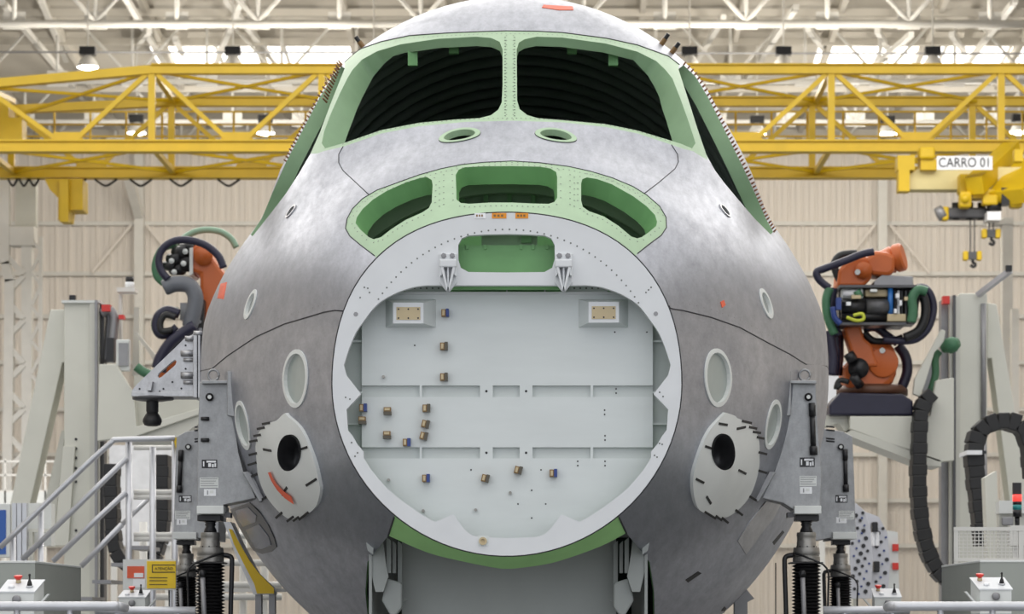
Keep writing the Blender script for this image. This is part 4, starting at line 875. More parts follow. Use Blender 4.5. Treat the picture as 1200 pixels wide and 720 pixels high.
MB().pprism([(116,427),(136,427),(157,462),(160,500),(233,479),(233,486),(159,512),(114,517)], YR2-.55, .12).build('carriage_plate', M_cream, t, bevel=.008)
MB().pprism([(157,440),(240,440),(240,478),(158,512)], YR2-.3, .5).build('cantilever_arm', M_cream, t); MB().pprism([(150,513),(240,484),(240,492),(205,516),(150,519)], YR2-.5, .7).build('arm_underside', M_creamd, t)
MB().pbox(136, 398, 152, 435, YR2-.4, .1).build('terminal_box', M_ltgrey, t, bevel=.01); MB().pbox(139, 402, 150, 429, YR2-.42, .03).build('terminal_face', M_midgrey, t)
MB().pbox(137, 340, 157, 428, YR2+.2, .15).build('sensor_post', M_wsteel, t) if False else MB().pbox(139, 345, 142.5, 398, YR2+.2, .08).build('sensor_post', M_wsteel, t)
MB().pbox(137, 337, 158, 342, YR2+.1, .25).build('sensor_shelf', M_wsteel, t); MB().cyl(at(152,337,YR2+.2), at(152,331,YR2+.2), .05, seg=14).build('dome_base', M_wtag, t, True); MB().cyl(at(152,332,YR2+.2), at(152,325,YR2+.2), .045, seg=14).build('dome', M_blackm, t, True)
MB().pprism([(157,390),(161,390),(182,416),(186,432),(182,430),(176,416)], YR2+.1, .1).build('angled_bracket', M_creamd, t); MB().pprism([(157,360),(163,360),(163,440),(155,440)], YR2+.4, .1).build('rear_post', M_cream, t)
# right tower
t = thing('robot_tower', 'cream robot tower with a blue grey tube at right', 'machine', (at(1137,0,YR2).x, YR2, 0), 'cream robot towers')
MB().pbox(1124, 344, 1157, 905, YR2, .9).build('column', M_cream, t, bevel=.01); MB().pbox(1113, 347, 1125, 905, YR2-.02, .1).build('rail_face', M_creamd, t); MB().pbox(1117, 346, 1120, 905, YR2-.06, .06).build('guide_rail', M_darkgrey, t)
MB().pbox(1103, 352, 1113, 905, YR2+.1, .2).build('guide_strip', M_midgrey, t); MB().pbox(1105, 347, 1113, 356, YR2-.1, .12).build('red_switch', M_redp, t)
MB().cyl(at(1152.5,356,YR2-.03), at(1152.5,500,YR2-.03), .03, seg=10).build('conduit', M_midgrey, t, True); MB().cyl(at(1152.5,500,YR2-.03), at(1156,640,YR2-.03), .03, seg=10).build('conduit', M_midgrey, t, True)
MB().pprism([(1157,355),(1168,357),(1196,520),(1222,640),(1190,640),(1162,420),(1157,420)], YR2+.2, .35).build('brace', M_cream, t, bevel=.008)
MB().beam(at(1146,346,YR2-.05), at(1184,317,YR2-.3), .07, .05).build('top_strut', M_railm, t); MB().pbox(1179, 311, 1186, 318, YR2-.35, .07).build('strut_end', M_blackm, t)
MB().pprism([(1097,446),(1115,443),(1118,443),(1118,540),(1100,542),(1010,508),(996,503),(996,488),(1090,488)], YR2-.5, .12).build('carriage_plate', M_cream, t, bevel=.008)
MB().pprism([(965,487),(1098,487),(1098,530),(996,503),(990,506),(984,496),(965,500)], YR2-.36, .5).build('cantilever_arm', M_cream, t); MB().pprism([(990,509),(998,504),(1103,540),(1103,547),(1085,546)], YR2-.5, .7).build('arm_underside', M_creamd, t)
MB().pprism([(1072,444),(1103,386),(1108,388),(1106,402),(1095,413),(1084,450),(1078,465),(1070,462)], YR2-.45, .08).build('angled_plate', M_cream, t, bevel=.006)
MB().lathe(at(1104,409,YR2-.4), [(.02,0),(.05,.01),(.07,.06),(.085,.08),(.085,.14),(.05,.2)], (.8,-.6,.3), 16).build('green_connector', M_hgreen, t, True)
pts = smoothpts([at(1101,412,YR2-.3), at(1096,420,YR2-.3), at(1096,440,YR2-.3), at(1090,460,YR2-.3)], 4); MB().tube(pts, .04, 8).build('green_hose', M_hgreen, t, True)
MB().pprism([(1088,420),(1096,420),(1097,450),(1090,470),(1080,470)], YR2-.3, .1).build('bracket_arm', M_midgrey, t)
# right robot
RY = 29.6
t = thing('industrial_robot', 'orange robot arm with a dark tool head and cables, right of the nose', 'robot', at(1020,487,RY))
MB().pprism([(972,474),(984,460),(1058,462),(1070,470),(1070,487),(972,487)], RY-.1, .8).build('base_plinth', M_purple, t, bevel=.02)
MB().lathe(at(1022,464,RY+.3), [(.38,0),(.38,.06),(.34,.1)], seg=24).build('turntable', mat('dark_brown_casting', (.10,.04,.02), .5), t, True)
MB().pprism([(988,430),(1000,418),(1003,408),(1012,402),(1046,402),(1051,415),(1051,438),(1047,448),(1030,462),(1004,461),(990,452)], RY, .55).build('shoulder_casting', M_orange, t, bevel=.06)
MB().cyl(at(1035,425,RY+.02), at(1035,425,RY-.05), .16, seg=24).build('shoulder_cap', M_orange, t, True, bevel=.015); MB().cyl(at(1034,411,RY-.04), at(1034,411,RY-.08), .03, seg=12).build('bolt', M_ltgrey, t)
MB().pprism([(988,384),(1008,378),(1013,396),(1022,404),(1030,430),(1005,430),(997,412)], RY-.06, .25).build('lower_arm', M_orange, t, bevel=.03)
MB().cyl(at(1006,432,RY-.1), at(1006,432,RY+.02), .11, seg=18).build('joint_motor', M_blackm, t, True); MB().cyl(at(1000,442,RY-.18), at(1008,452,RY-.1), .05, seg=12).build('motor', M_blackm, t, True); MB().cyl(at(1000,424,RY-.12), at(994,414,RY-.12), .06, seg=12).build('motor', M_blackm, t, True)
MB().pprism([(981,336),(983,316),(990,308),(1004,301),(1020,300),(1024,306),(1022,326),(1012,336)], RY, .5).build('upper_arm', M_orange, t, bevel=.05)
MB().pprism([(1012,304),(1026,293),(1040,295),(1050,300),(1049,318),(1042,324),(1020,322)], RY-.02, .4).build('forearm', M_orange, t, bevel=.05)
MB().lathe(at(1054,302,RY+.15), [(.07,-.22),(.12,-.2),(.145,-.08),(.13,-.06),(.15,-.04),(.15,.03),(.13,.05)], (1,-.35,.25), 22).build('wrist', M_orange, t, 'auto')
MB().cyl(at(1012,317,RY-.01), at(1012,317,RY-.05), .09, seg=18).build('elbow_cap', M_orange, t, True); MB().cyl(at(1005,319,RY-.04), at(1005,319,RY-.07), .03, seg=10).build('elbow_bolt', M_ltgrey, t)
MB().pprism([(1024,330),(1034,322),(1070,324),(1071,338),(1024,338)], RY, .3).build('tool_mount', M_midgrey, t, bevel=.01)
MB().pbox(984, 334, 1074, 337, RY-.3, .5).build('tool_frame_top', M_darkgrey, t); MB().pbox(981, 378, 1062, 381, RY-.3, .5).build('tool_frame_bottom', M_darkgrey, t); MB().pbox(983, 336, 1072, 380, RY-.02, .3).build('tool_back', M_darkgrey, t)
MB().cyl(at(986,360,RY-.2), at(1014,360,RY-.2), .075, seg=18).build('tool_motor', M_blackm, t, True); MB().cyl(at(1015,360,RY-.2), at(1041,360,RY-.2), .085, seg=18).build('tool_motor', M_darkgrey, t, True)
MB().cyl(at(986,371,RY-.2), at(1041,372,RY-.2), .045, seg=14).build('tool_motor', M_blackm, t, True)
MB().pbox(1014, 339, 1041, 348, RY-.22, .15).build('tool_plate', M_tan, t, bevel=.02); MB().pbox(986, 338, 1012, 350, RY-.2, .12).build('valve_block', M_ltgrey, t, bevel=.02); MB().cyl(at(988,344,RY-.22), at(1010,343,RY-.22), .035, seg=10).build('air_pipe', M_wtag, t, True)
MB().cyl(at(1004,341,RY-.26), at(1008,349,RY-.26), .04, seg=12).build('green_valve', M_hgreen, t, True); MB().pbox(998, 346, 1009, 350, RY-.3, .06).build('brass_fitting', M_tan, t)
MB().cyl(at(1043.5,338,RY-.25), at(1043.5,370,RY-.25), .028, seg=10).build('blue_cylinder', mat('bright_blue', (.02,.14,.42), .35), t, True); MB().pbox(1040, 368, 1062, 377, RY-.28, .1).build('gold_slide', M_tan, t, bevel=.01)
for x, m in ((1049, M_blackm), (1053, M_wtag), (1057, M_blackm), (1062, M_darkgrey), (1067, M_midgrey)): MB().pbox(x-1.6, 340, x+1.6, 370, RY-.2, .1).build('cylinder_bank', m, t, bevel=.01)
for k, (x, y, w, h, m) in enumerate(((1050,344,4,5,M_wtag),(1054,352,3,6,M_wtag),(992,354,5,4,M_wtag),(1048,362,3,5,M_wtag),(980,349,6,14,M_blue),(1060,348,4,4,M_tan),(1020,339,8,3,M_ltgrey))): MB().pbox(x, y, x+w, y+h, RY-.32, .08).build('small_fitting', m, t)
def hose(t, pxs, r, m, Y, n=5, name='hose'): return MB().tube(smoothpts([at(p[0],p[1],Y+(p[2] if len(p)>2 else 0)) for p in pxs], n), r, 8).build(name, m, t, True)
hose(t, [(1024,295),(1010,298),(990,306),(966,315),(957,319),(960,328),(972,338)], .04, M_purple, RY-.2); hose(t, [(1004,297),(986,299),(978,308),(980,320),(985,330)], .04, M_black, RY+.1)
hose(t, [(972,338),(968,352),(970,372),(978,392)], .045, M_hgreen, RY-.2); hose(t, [(976,338),(974,356),(976,376),(982,394)], .05, M_purple, RY-.1); hose(t, [(985,380),(978,372),(976,360)], .03, M_blue, RY-.3)
for dx in (0, 6, 11): hose(t, [(972+dx,388),(974+dx*.8,405),(976+dx*.6,420),(974+dx*.6,440)], .055, M_purple, RY-.15+.03*dx)
hose(t, [(1068,376),(1066,350),(1072,340),(1082,337),(1090,345),(1094,362),(1088,384),(1075,397),(1058,400),(1035,398)], .04, M_purple, RY-.15); hose(t, [(1070,372),(1072,352),(1078,344),(1084,354),(1084,372),(1076,388),(1060,396)], .05, M_black, RY-.2)
hose(t, [(1068,378),(1070,364),(1069,350),(1076,340),(1086,342)], .05, M_hgreen, RY-.3); hose(t, [(1012,386),(1026,384),(1040,394),(1052,402)], .045, M_purple, RY+.1); hose(t, [(1012,390),(1024,400),(1045,400),(1058,396)], .04, M_black, RY+.05)
hose(t, [(1052,405),(1061,418),(1063,436),(1056,456),(1050,466)], .055, M_purple, RY+.2); hose(t, [(992,372),(1004,376),(1012,374),(1010,368),(1000,370)], .018, mat('yellow_green_wire', (.55,.6,.05), .5), RY-.34, name='wire')
hose(t, [(985,450),(980,455),(984,446),(995,448)], .03, M_black, RY-.1, name='cable')
# left robot
t = thing('industrial_robot', 'orange robot arm with hose loops, half hidden behind the left flank', 'robot', at(240,440,RY))
MB().pprism([(222,291),(231,284),(244,290),(248,300),(262,318),(270,330),(262,360),(246,400),(234,420),(222,420),(228,380),(234,352),(234,322),(222,318)], RY, .5).build('arm_casting', M_orange, t, bevel=.04)
MB().pprism([(222,291),(226,290),(226,321),(222,323)], RY-.03, .5).build('face_plate', M_ltgrey, t); MB().cyl(at(238,300,RY-.01), at(238,300,RY-.06), .1, seg=18).build('arm_cap', M_orange, t, True)
for x, y, r in ((212,296,.07),(216,310,.08),(205,304,.06),(208,316,.06),(199,312,.05),(219,290,.05)): MB().cyl(at(x-6,y,RY+.1), at(x+6,y,RY), r, seg=14).build('motor', M_blackm, t, True)
for x, y in ((217,295),(215,309),(204,319),(201,306)): MB().cyl(at(x,y,RY-.12), at(x,y,RY-.06), .03, seg=10).build('motor_cap', M_ltgrey, t, True)
MB().tube(smoothpts([at(192,338,RY-.2), at(205,333,RY-.2), at(222,335,RY-.2), at(229,348,RY-.2), at(227,365,RY-.2), at(222,385,RY-.2)], 5), [.075]+[.085]*24+[.07], 12).build('grey_cable_tube', mat('slate_grey', (.13,.14,.16), .45), t, True)
MB().pbox(211, 355, 221, 375, RY, .2).build('grey_block', M_midgrey, t); MB().pprism([(224,350),(240,350),(238,400),(218,412)], RY-.15, .2).build('tool_body', M_blackm, t, bevel=.03)
for k in range(14): x = 224+(k*7)%13; y = 345+k*4.6; MB().cyl(at(x,y,RY-.18), at(x,y,RY-.14), .02, seg=8).build('small_fitting', M_midgrey, t)
hose(t, [(197,327),(189,318),(186,304),(192,290),(206,282),(224,282),(242,288),(256,300),(262,314)], .04, M_purple, RY-.25); hose(t, [(204,288),(220,276),(236,270),(256,271),(270,279),(277,290)], .035, mat('pale_green_hose', (.22,.34,.24), .5), RY+.3)
hose(t, [(192,332),(184,324),(182,310),(190,292),(206,286)], .04, M_hgreen, RY+.1)
hose(t, [(210,368),(196,364),(186,370),(183,382),(188,392),(200,390),(208,384)], .05, M_purple, RY-.2); hose(t, [(209,364),(194,363),(182,374),(181,386),(190,394),(208,392),(222,386)], .03, M_hgreen, RY-.1); hose(t, [(206,372),(194,369),(188,378),(190,388),(202,387)], .035, M_black, RY-.28)
hose(t, [(228,382),(212,392),(198,404),(188,420),(184,432)], .06, M_purple, RY-.3); hose(t, [(234,388),(216,398),(202,408),(192,422),(188,436)], .06, M_purple, RY-.15)
MB().pprism([(186,428),(206,404),(214,398),(216,425),(204,446),(182,446)], RY, .2).build('lower_casting', M_orange, t, bevel=.02)
hose(t, [(160,430),(168,436),(178,440)], .05, M_hgreen, RY-.3)
MB().pprism([(186,436),(200,420),(240,416),(250,446),(160,446)], RY+.4, .4).build('mount', M_blackm, t, bevel=.02)
# ---------------------------------------------------------------- energy chains
def chain(pxs, Y, w, label, step=.11):
    P = smoothpts([at(x, y, Y) for x, y in pxs], 10); t = thing('energy_chain', label, 'cable chain', P[-1], 'black energy chains')
    L = [0.]
    for a, b in zip(P, P[1:]): L.append(L[-1]+(b-a).length)
    n = max(2, int(L[-1]/step)); prev = None
    for k in range(n):
        def pt(s):
            i = max(j for j in range(len(L)) if L[j] <= s+1e-9); i = min(i, len(P)-2); f = (s-L[i])/max(1e-9, L[i+1]-L[i]); return P[i].lerp(P[i+1], f)
        a = pt(L[-1]*k/n); b = pt(L[-1]*(k+1.03)/n); MB().beam(a, b, w*(1 if k%2 else .9), .3, up=(0,1,0)).build('link', M_black, t, bevel=.01)
    return t
chain([(1092,462),(1085,468),(1078,485),(1076,530),(1076,580),(1080,620),(1088,650),(1100,672),(1116,684)], 29.45, .16, 'black energy chain hanging from the right robot arm')
chain([(1152,640),(1148,600),(1143,560),(1141,530),(1146,507),(1162,496),(1180,494),(1196,500),(1206,520),(1210,560)], 27.5, .17, 'black energy chain arching over the mesh guard at right')
chain([(192,534),(192,560),(192,600),(188,635),(178,658),(160,668),(145,660),(135,640),(132,600),(132,545)], 29.4, .14, 'black energy chain in a U loop behind the left stairs')
ec = thing('chain_clamp', 'white clamp band round the arching black chain', 'clamp', at(1142,533,27.3)); MB().pbox(1133, 528, 1151, 533, 27.25, .5).build('band', M_wtag, ec); MB().pbox(1151, 528.5, 1156, 532, 27.3, .1).build('buckle', M_blackm, ec)
for pl, lab in (([(128,522),(200,522),(200,640),(128,640)], 'added white board for the bright glare behind the stair rails at left'), ([(960,425),(1000,425),(1000,475),(960,475)], 'added white board for the bright area behind the base of the right robot')):  # boards added to stand in for bright glare in the background
    q = MB().pprism(pl, 40, .08); c0 = at((pl[0][0]+pl[1][0])/2, pl[2][1], 40); t = thing('glare_board', lab, 'board', Vector((c0.x, 40, 0)))
    q.build('board', M_wtag, t); a0 = at(pl[0][0], 0, 40).x; a1 = at(pl[1][0], 0, 40).x
    for x in (a0+.05, a1-.05): MB().box(x-.04, x+.04, 40.08, 40.16, 0, c0.z+.3).build('post', M_wsteel, t)
# ---------------------------------------------------------------- stairs with hand rails at left
YS = 24.0
t = thing('stair_railing', 'grey tube stair railing rising to a landing at left', 'railing', at(150,905,YS))
slope = [((0,642),(97,549),(127,522),(132,517.5),(140,515.5),(205,514)), ((26,656),(110,575),(149,537)), ((62,658),(110,612),(148,577)), ((95,664),(143,615))]
MB().tube(smoothpts([at(x,y,YS-.05) for x, y in slope[0]], 4), .024, 10).build('hand_rail', M_railm, t, True)
for l in slope[1:]: MB().tube([at(x,y,YS-.03) for x, y in l], .024, 10).build('mid_rail', M_railm, t, True)
for x, y0 in ((151, 516), (179, 524), (205, 517)): MB().cyl(at(x,y0,YS), at(x,905,YS), .028, seg=12).build('post', M_railm, t, True)
for x, y0 in ((48, 598), (15, 628)): MB().cyl(at(x,y0,YS), at(x,905,YS), .025, seg=10).build('post', M_railm, t, True)
for y in (525, 577, 583, 627, 632): MB().cyl(at(157,y,YS+.1), at(206,y,YS+.1), .022, seg=10).build('landing_rail', M_wsteel, t, True)
MB().pprism([(203,513),(209,513),(209,520),(206,526)], YS-.06, .05).build('yellow_corner', M_yellow, t)
MB().tube([at(143,615,YS+.3), at(176,583,YS+.3)], .02, 8).build('far_rail', M_railm, t, True)
for k in range(7): MB().box(at(20+k*22,0,YS).x, at(42+k*22,0,YS).x, YS, YS+.7, at(0,760-k*20,YS).z-.03, at(0,760-k*20,YS).z).build('tread', M_midgrey, t)
# landing frame seen low on the left and right, behind the jacks
for (xa, xb, yy, lab) in ((160, 330, 672, 'white tube frame low behind the left jacks'),):
    t = thing('tube_frame', lab, 'frame', at((xa+xb)/2, 905, 25))
    for y in (yy-44, yy-12, yy+14, yy+28): MB().cyl(at(xa,y,25), at(xb,y,25), .03, seg=8).build('rail', M_wsteel, t, True)
    for x in (xa+8, xa+60, (xa+xb)/2+40, xb-20): MB().cyl(at(x,yy-60,25.1), at(x,905,25.1), .035, seg=8).build('post', M_wsteel, t, True)
# warning board with yellow sign
YW = 19.2
t = thing('notice_board', 'grey board with a red notice and a yellow sign, beside the left jacks', 'sign', at(176,905,YW))
MB().pbox(144, 656, 206, 692, YW, .03).build('board', M_ltgrey, t)
MB().pbox(149, 664, 169, 678, YW-.006, .006).build('red_notice', M_red, t); MB().pbox(157, 672, 168, 677, YW-.009, .004).build('print', M_wtag, t); MB().pbox(156, 679, 170, 689, YW-.006, .006).build('white_notice', M_wtag, t)
y = MB().pbox(172, 658, 206, 690, YW-.008, .01).build('yellow_sign', M_yelsign, t, bevel=.002)
MB().pprism([(178,662),(205,662),(205,663),(179,663),(179,670.5),(205,670.5),(205,671.5),(178,671.5)], YW-.0105, .003).build('sign_border', M_seam, y)
text('lettering', 'ATENÇÃO', .026, at(192,667,YW-.011), M_seam, y, .001)
for q in (677, 680.5, 685): MB().pbox(175, q, 196, q+.8, YW-.0105, .003).build('print', M_seam, y)
for x in (148, 200): MB().pbox(x-1, 690, x+1, 1000, YW+.03, .03).build('post', M_railm, t)
# small control desks
def desk(x0, x1, yb, yf, tl, tr, Y, label, flip, full):
    # x0..x1 front edge, tl..tr back edge of the sloping lid
    t = thing('control_box', label, 'control box', Vector((at((x0+x1)/2,0,Y).x, Y, 0)), 'small control boxes with red stop buttons')
    a, b = at(x0,yf,Y), at(x1,yf,Y); d = .16*(x1-x0)/45*1.0; c, e = at(tr,yb,Y+d), at(tl,yb,Y+d); dz = -.006
    MB().add([a,b,c,e]+[v+Vector((0,0,dz)) for v in (a,b,c,e)], [(0,1,2,3),(7,6,5,4),(0,4,5,1),(1,5,6,2),(2,6,7,3),(3,7,4,0)]).build('lid', M_white, t)
    i = .006; zb = a.z-.12
    A = [a+Vector((i,.004,dz)), b+Vector((-i,.004,dz)), c+Vector((-i,-.004,dz)), e+Vector((i,-.004,dz))]; Bq = [Vector((v.x, v.y, zb)) for v in A]
    MB().add(A+Bq, [(0,1,2,3),(7,6,5,4),(0,4,5,1),(1,5,6,2),(2,6,7,3),(3,7,4,0)]).build('case', M_ltgrey, t)
    m = (x0+x1)/2; sc = (x1-x0)/41.; ax = Vector((0,-.25,1)).normalized()
    def onlid(u, v): return (a.lerp(b,u)).lerp(e.lerp(c,u), v)
    r0 = onlid(.36 if not flip else .22, .72); r1 = onlid(.27 if not flip else .31, .33); r2 = onlid(.75 if not flip else .77, .38); k = Y/13.6*sc
    MB().lathe(r0, [(.012*k,0),(.011*k,.018*k)], ax, 14).build('button_stem', M_tan, t, True); MB().lathe(r0+ax*.016*k, [(.012*k,0),(.016*k,.006*k),(.021*k,.014*k),(.019*k,.018*k),(.006*k,.019*k)], ax, 16).build('stop_button', M_redp, t, True)
    MB().lathe(r1, [(.015*k,0),(.015*k,.006*k),(.011*k,.011*k),(.003*k,.012*k)], ax, 14).build('white_button', M_wtag, t, True)
    MB().lathe(r2, [(.017*k,0),(.016*k,.006*k),(.014*k,.007*k)], ax, 14).build('toggle_ring', M_railm, t, True); MB().lathe(r2+ax*.006*k, [(.013*k,0),(.010*k,.014*k),(.004*k,.03*k),(.004*k,.045*k),(.006*k,.048*k),(.004*k,.055*k)], (0,0,1), 12).build('toggle', M_black, t, True)
    f = at(x0+(x1-x0)*.5, yf+9*sc, Y); MB().lathe(f, [(.020*k,.003),(.020*k,-.008),(.012*k,-.012)], (0,1,0), 20).build('round_connector', M_midgrey, t, True) if full else None
    MB().box(m and (a.x+b.x)/2-.03, (a.x+b.x)/2+.03, Y+.05, Y+.11, 0, zb+.002).build('pedestal', M_railm, t)
    s = -1 if flip else 1; q = b if not flip else a
    MB().prism([Vector((q.x+s*.008, Y+.02, q.z-.065)), Vector((q.x+s*.055, Y+.02, q.z-.012)), Vector((q.x+s*.066, Y+.02, q.z-.012)), Vector((q.x+s*.022, Y+.02, q.z-.065))], .04).build('side_lug', M_ltgrey, t)
desk(-2, 41, 679.5, 693.5, 9, 53, 13.6, 'small control box with red stop button before the left grey cabinet', False, True)
desk(1147, 1187, 677, 690.5, 1136, 1177, 13.6, 'small control box with red stop button before the right grey cabinet', True, True)
desk(138, 171, 692, 700, 145, 177, 18.4, 'small control box with red stop button below the yellow sign', False, True)
desk(1024, 1057, 690, 700, 1021, 1053, 18.4, 'small control box with red stop button beside the drilled template', True, True)
# grey cabinets with visible side faces
def cabinet(xc, ytop, far, right, label):
    Y0 = 14.3; c = at(xc, ytop, Y0); Y1 = Y0+1.4; s = 1 if right else -1
    t = thing('machine_cabinet', label, 'cabinet', (c.x+s*.4, Y0, 0), 'grey machine cabinets')
    MB().box(c.x, c.x+s*.9, Y0, Y1, 0, c.z-.012).build('body', M_cab, t); MB().box(c.x-s*.003, c.x+s*.9, Y0-.004, Y1, c.z-.012, c.z).build('top_plate', M_ltgrey, t, bevel=.003)
cabinet(1148.5, 656.8, 1102, True, 'grey box cabinet at the lower right edge'); cabinet(41, 657.6, 94, False, 'grey box cabinet at the lower left edge')
# front hand rails
YF = 13.0
for x0, x1, lab, px, yy in ((-60, 145, 'pale grey front hand rail at the lower left corner', (20, 82), 711), (1042, 1260, 'pale grey front hand rail at the lower right corner', (1102, 1163), 711)):
    t = thing('hand_rail', lab, 'railing', at((x0+x1)/2, 0, YF).xy.to_3d())
    if x0 < 0: P = [at(x0,yy,YF), at(120,yy,YF), at(135,yy,YF+.02), at(143,yy+1,YF+.08), at(146,yy+2,YF+.3)]
    else: P = [at(1040,yy+1,YF+.3), at(1043,yy,YF+.08), at(1052,yy,YF+.02), at(1068,yy,YF), at(x1,yy,YF)]
    MB().tube(smoothpts(P, 5), .022, 14).build('top_rail', M_railm, t, True)
    for x in px: p = at(x,yy,YF); MB().cyl(p, Vector((p.x,p.y,0)), .015, seg=10).build('post', M_railm, t, True)
for x0, x1, lab, yy in ((112, 229, 'second hand rail behind, running to the left jack', 716), (965, 1066, 'second hand rail behind, running from the right jack', 715.5)):
    Y = 14.4; t = thing('hand_rail', lab, 'railing', at((x0+x1)/2, 0, Y).xy.to_3d()); MB().tube([at(x0,yy,Y), at(x1,yy,Y)], .021, 12).build('top_rail', M_railm, t, True)
    for x in (x0+25, x1-20): p = at(x,yy,Y); MB().cyl(p, Vector((p.x,p.y,0)), .015, seg=10).build('post', M_railm, t, True)
# mesh guard and stack light at right
YG = 17.5
t = thing('mesh_guard', 'white framed wire mesh guard behind the right grey cabinet', 'guard', at(1160,1030,YG))
for a in ((1118,618,1205,622.5),(1118,655,1205,658)): MB().pbox(*a, YG, .03).build('frame_bar', M_wsteel, t)
for a in ((1118,618,1123,1030),(1194,618,1199,1030)): MB().pbox(*a, YG+.003, .024).build('frame_post', M_wsteel, t)
for k in range(16): MB().pbox(1124+k*4.5, 622, 1125+k*4.5, 656, YG+.012, .005).build('wire', M_wsteel, t)
for k in range(8): MB().pbox(1123, 625+k*4.2, 1195, 626+k*4.2, YG+.008, .005).build('wire', M_wsteel, t)
t = thing('inclined_post', 'cream slanting post standing behind the mesh guard', 'post', at(1165,905,25)); MB().pprism([(1154,560),(1168,552),(1172,660),(1176,905),(1160,905),(1158,660)], 25, .2).build('post_body', M_cream, t)
YL = 22.
t = thing('stack_light', 'signal light column with red over teal lenses at the right edge', 'lamp', at(1192,616,YL))
MB().cyl(at(1192,616,YL), at(1192,606,YL), .02, seg=10).build('stand', M_blackm, t, True)
for y0, y1, m in ((598,606,M_blackm),(592,598,M_grnl),(588,592,M_black),(580,588,M_redl)): MB().cyl(at(1192,y1,YL), at(1192,y0,YL), .035, seg=14).build('lens', m, t, True)
MB().pbox(1187, 566, 1197, 580, YL+.05, .03).build('back_cap', M_blackm, t)
MB().pbox(1184, 616, 1204, 640, YL-.05, .15).build('bracket_box', M_wsteel, t); MB().pbox(1188, 640, 1196, 905, YL, .06).build('stand_post', M_wsteel, t)
t = thing('switch_panel', 'grey switch panel with a pale strip at the right edge', 'panel', at(1190,640,24)); MB().pbox(1171, 587, 1215, 602, 24, .2).build('panel_box', M_ltgrey, t); MB().pbox(1171, 602, 1215, 1000, 24.05, .15).build('panel_leg', M_creamd, t)
b = MB().pbox(1174, 606, 1188, 616, 23.98, .03).build('socket_frame', M_midgrey, t, bevel=.01)
# drilled template standing behind the right jacks
YD = 27.
t = thing('drill_template', 'tall pale drilled template plate full of dark holes, behind the right jacks', 'template', at(1020,905,YD))
b1 = MB().pprism([(996,592),(1003,590),(1014,600),(1020,620),(1023,660),(1018,702),(996,702)], YD, .06).build('curved_plate', mat('pale_lilac_paint', (.60,.61,.66), .45, 0, .04, 4), t, bevel=.004); b2 = MB().pprism([(1014,600),(1030,606),(1040,625),(1043,660),(1040,702),(1018,702),(1023,660),(1020,620)], YD+.25, .06).build('rear_plate', MATS['pale_lilac_paint'], t)
MB().pprism([(1040,622),(1052,624),(1054,702),(1040,702)], YD+.3, .05).build('end_plate', M_ltgrey, t)
for bx_, pl, rg, n in ((b1, YD, (998, 1019, 597, 698), 34), (b2, YD+.25, (1026, 1040, 612, 690), 15)):
    first = None
    for k in range(n):
        x = rg[0]+(rg[1]-rg[0])*((k*.618)%1); y = rg[2]+(rg[3]-rg[2])*(k+.5)/n
        if bx_ is b1 and x > 1013+ (y-600)*.1: x -= 6
        c = at(x, y, pl); r = .011+.005*((k*7)%3)
        MB().cyl(c+Vector((0,.005,0)), c-Vector((0,.012,0)), r, seg=8).build('bushing', M_seam if k%3 else M_blue, bx_)
for a in ((1022,612,1029,624),(1024,658,1031,671)): MB().pbox(*a, YD+.15, .12).build('black_block', M_blackm, t, bevel=.01)
for x in (1023, 1028): MB().cyl(at(x,624,YD+.2), at(x,640,YD+.2), .02, seg=8).build('white_pin', M_wtag, t)
for y in (638, 660): MB().pbox(1046, y, 1053, y+8, YD+.27, .04).build('red_block', M_redp, t)
for x in (1000, 1045): MB().pbox(x, 700, x+5, 905, YD+.1, .2).build('leg', M_cream, t)
# yellow edged cradle strap under the left belly, grey strap post under the right belly
YC = 17.6
def strap(pts, Y, w, m, name, parent): return MB().tube(smoothpts([at(x,y,Y) for x, y in pts], 5), w, 6).build(name, m, parent, True)
t = thing('belly_cradle', 'yellow edged grey cradle frame under the left belly', 'cradle', at(305,1030,YC))
MB().pprism([(262,612),(270,612),(281,636),(300,672),(320,691),(320,697),(297,697),(276,650)], YC, .25).build('cradle_plate', M_alu2, t); MB().pprism([(268,620),(272,621),(280,636),(292,657),(304,673),(321,690),(321,696),(301,696),(298,685),(284,658),(274,638)], YC-.02, .03).build('yellow_edge', M_yellow, t)
for x in (299, 315): MB().pbox(x, 696, x+7, 1030, YC+.02, .1).build('post', M_midgrey, t)
MB().pbox(255, 690, 345, 694, YC+.1, .1).build('cross_beam', M_wsteel, t)
t = thing('belly_cradle', 'grey curved strap post under the right belly', 'cradle', at(870,1030,YC))
MB().pprism([(867,694),(874,690),(884,702),(876,706),(876,1030),(861,1030),(861,706),(856,700)], YC, .12).build('post', M_midgrey, t); MB().tube([at(909,660,YC+1), at(909,1000,YC+1)], .004, 6).build('cable', M_seam, t)
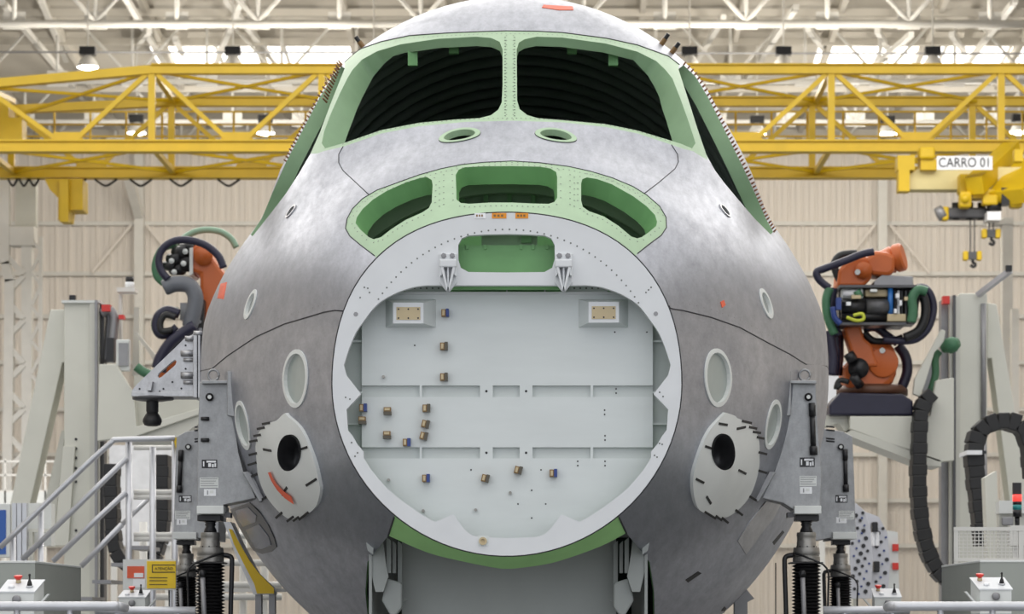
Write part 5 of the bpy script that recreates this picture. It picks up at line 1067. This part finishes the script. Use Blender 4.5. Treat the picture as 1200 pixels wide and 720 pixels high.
# monitor and aluminium profile frame at the left edge
YM = 26.
t = thing('work_terminal', 'aluminium profile terminal with a blue screen at the left edge', 'terminal', at(15,920,YM))
MB().pbox(-30, 590, 12, 654, YM, .06).build('screen_case', M_ltgrey, t, bevel=.01); MB().pbox(-30, 598, 7, 650, YM-.006, .01).build('screen', M_screen, t)
for x in (14, 20, 26): MB().pbox(x, 590, x+5, 920, YM+.02, .1).build('profile', M_railm, t)
MB().pbox(28, 590, 60, 640, YM+.3, .2).build('side_box', M_ltgrey, t); MB().pbox(30, 620, 60, 624, YM+.1, .1).build('cream_bar', M_cream, t); MB().pbox(34, 624, 38, 920, YM+.1, .1).build('leg', M_cream, t)
# white lattice stanchion at the far left, box column and platform
YK = 74.
t = thing('lattice_column', 'white steel lattice column at the left edge under the crane', 'column', at(25,802,YK))
def bm(a, b, w, name): MB().beam(at(*a,YK), at(*b,YK), w).build(name, M_wsteel, t)
bm((6,200),(6,310),.25,'chord'); bm((6,308),(12,330),.25,'chord'); bm((12,328),(6,805),.25,'chord'); MB().pbox(25, 285, 37, 805, YK, .3).build('chord', M_wsteel, t); MB().pbox(10, 265, 40, 288, YK-.1, .5).build('cap_block', M_wsteel, t, bevel=.03); MB().pbox(18, 205, 42, 266, YK+.2, .3).build('stub', M_creamd, t)
for y in range(300, 560, 52):
    bm((8,y),(28,y+22),.14,'lacing'); bm((28,y+24),(6,y+46),.14,'lacing')
bm((48,278),(46,805),.1,'outer_chord')
for y in range(280, 560, 40): bm((37,y),(48,y+14),.08,'outer_lacing'); bm((48,y+16),(37,y+38),.08,'outer_lacing')
t = thing('wall_column', 'white steel column with a bracket at the right edge behind the hoists', 'column', at(1181,790,78)); MB().pbox(1175, 255, 1187, 790, 78, .4).build('shaft', M_wsteel, t); MB().pbox(1160, 257, 1188, 263, 77.9, .5).build('bracket', M_wsteel, t)
t = thing('wall_column', 'white steel column beside the right robot tower', 'column', at(1190,790,76)); MB().pbox(1186, 362, 1194, 790, 76, .3).build('shaft', M_wsteel, t)
t = thing('platform_railing', 'pale platform railing far behind the left tower', 'railing', at(20,790,60))
for y in (540, 556, 575): MB().pbox(-20, y, 80, y+2, 60, .06).build('rail', M_wsteel, t)
for x in (5, 28, 52): MB().pbox(x, 538, x+2, 790, 60, .06).build('post', M_wsteel, t)
MB().pbox(-20, 577, 80, 590, 60, .5).build('platform_edge', M_ltgrey, t)
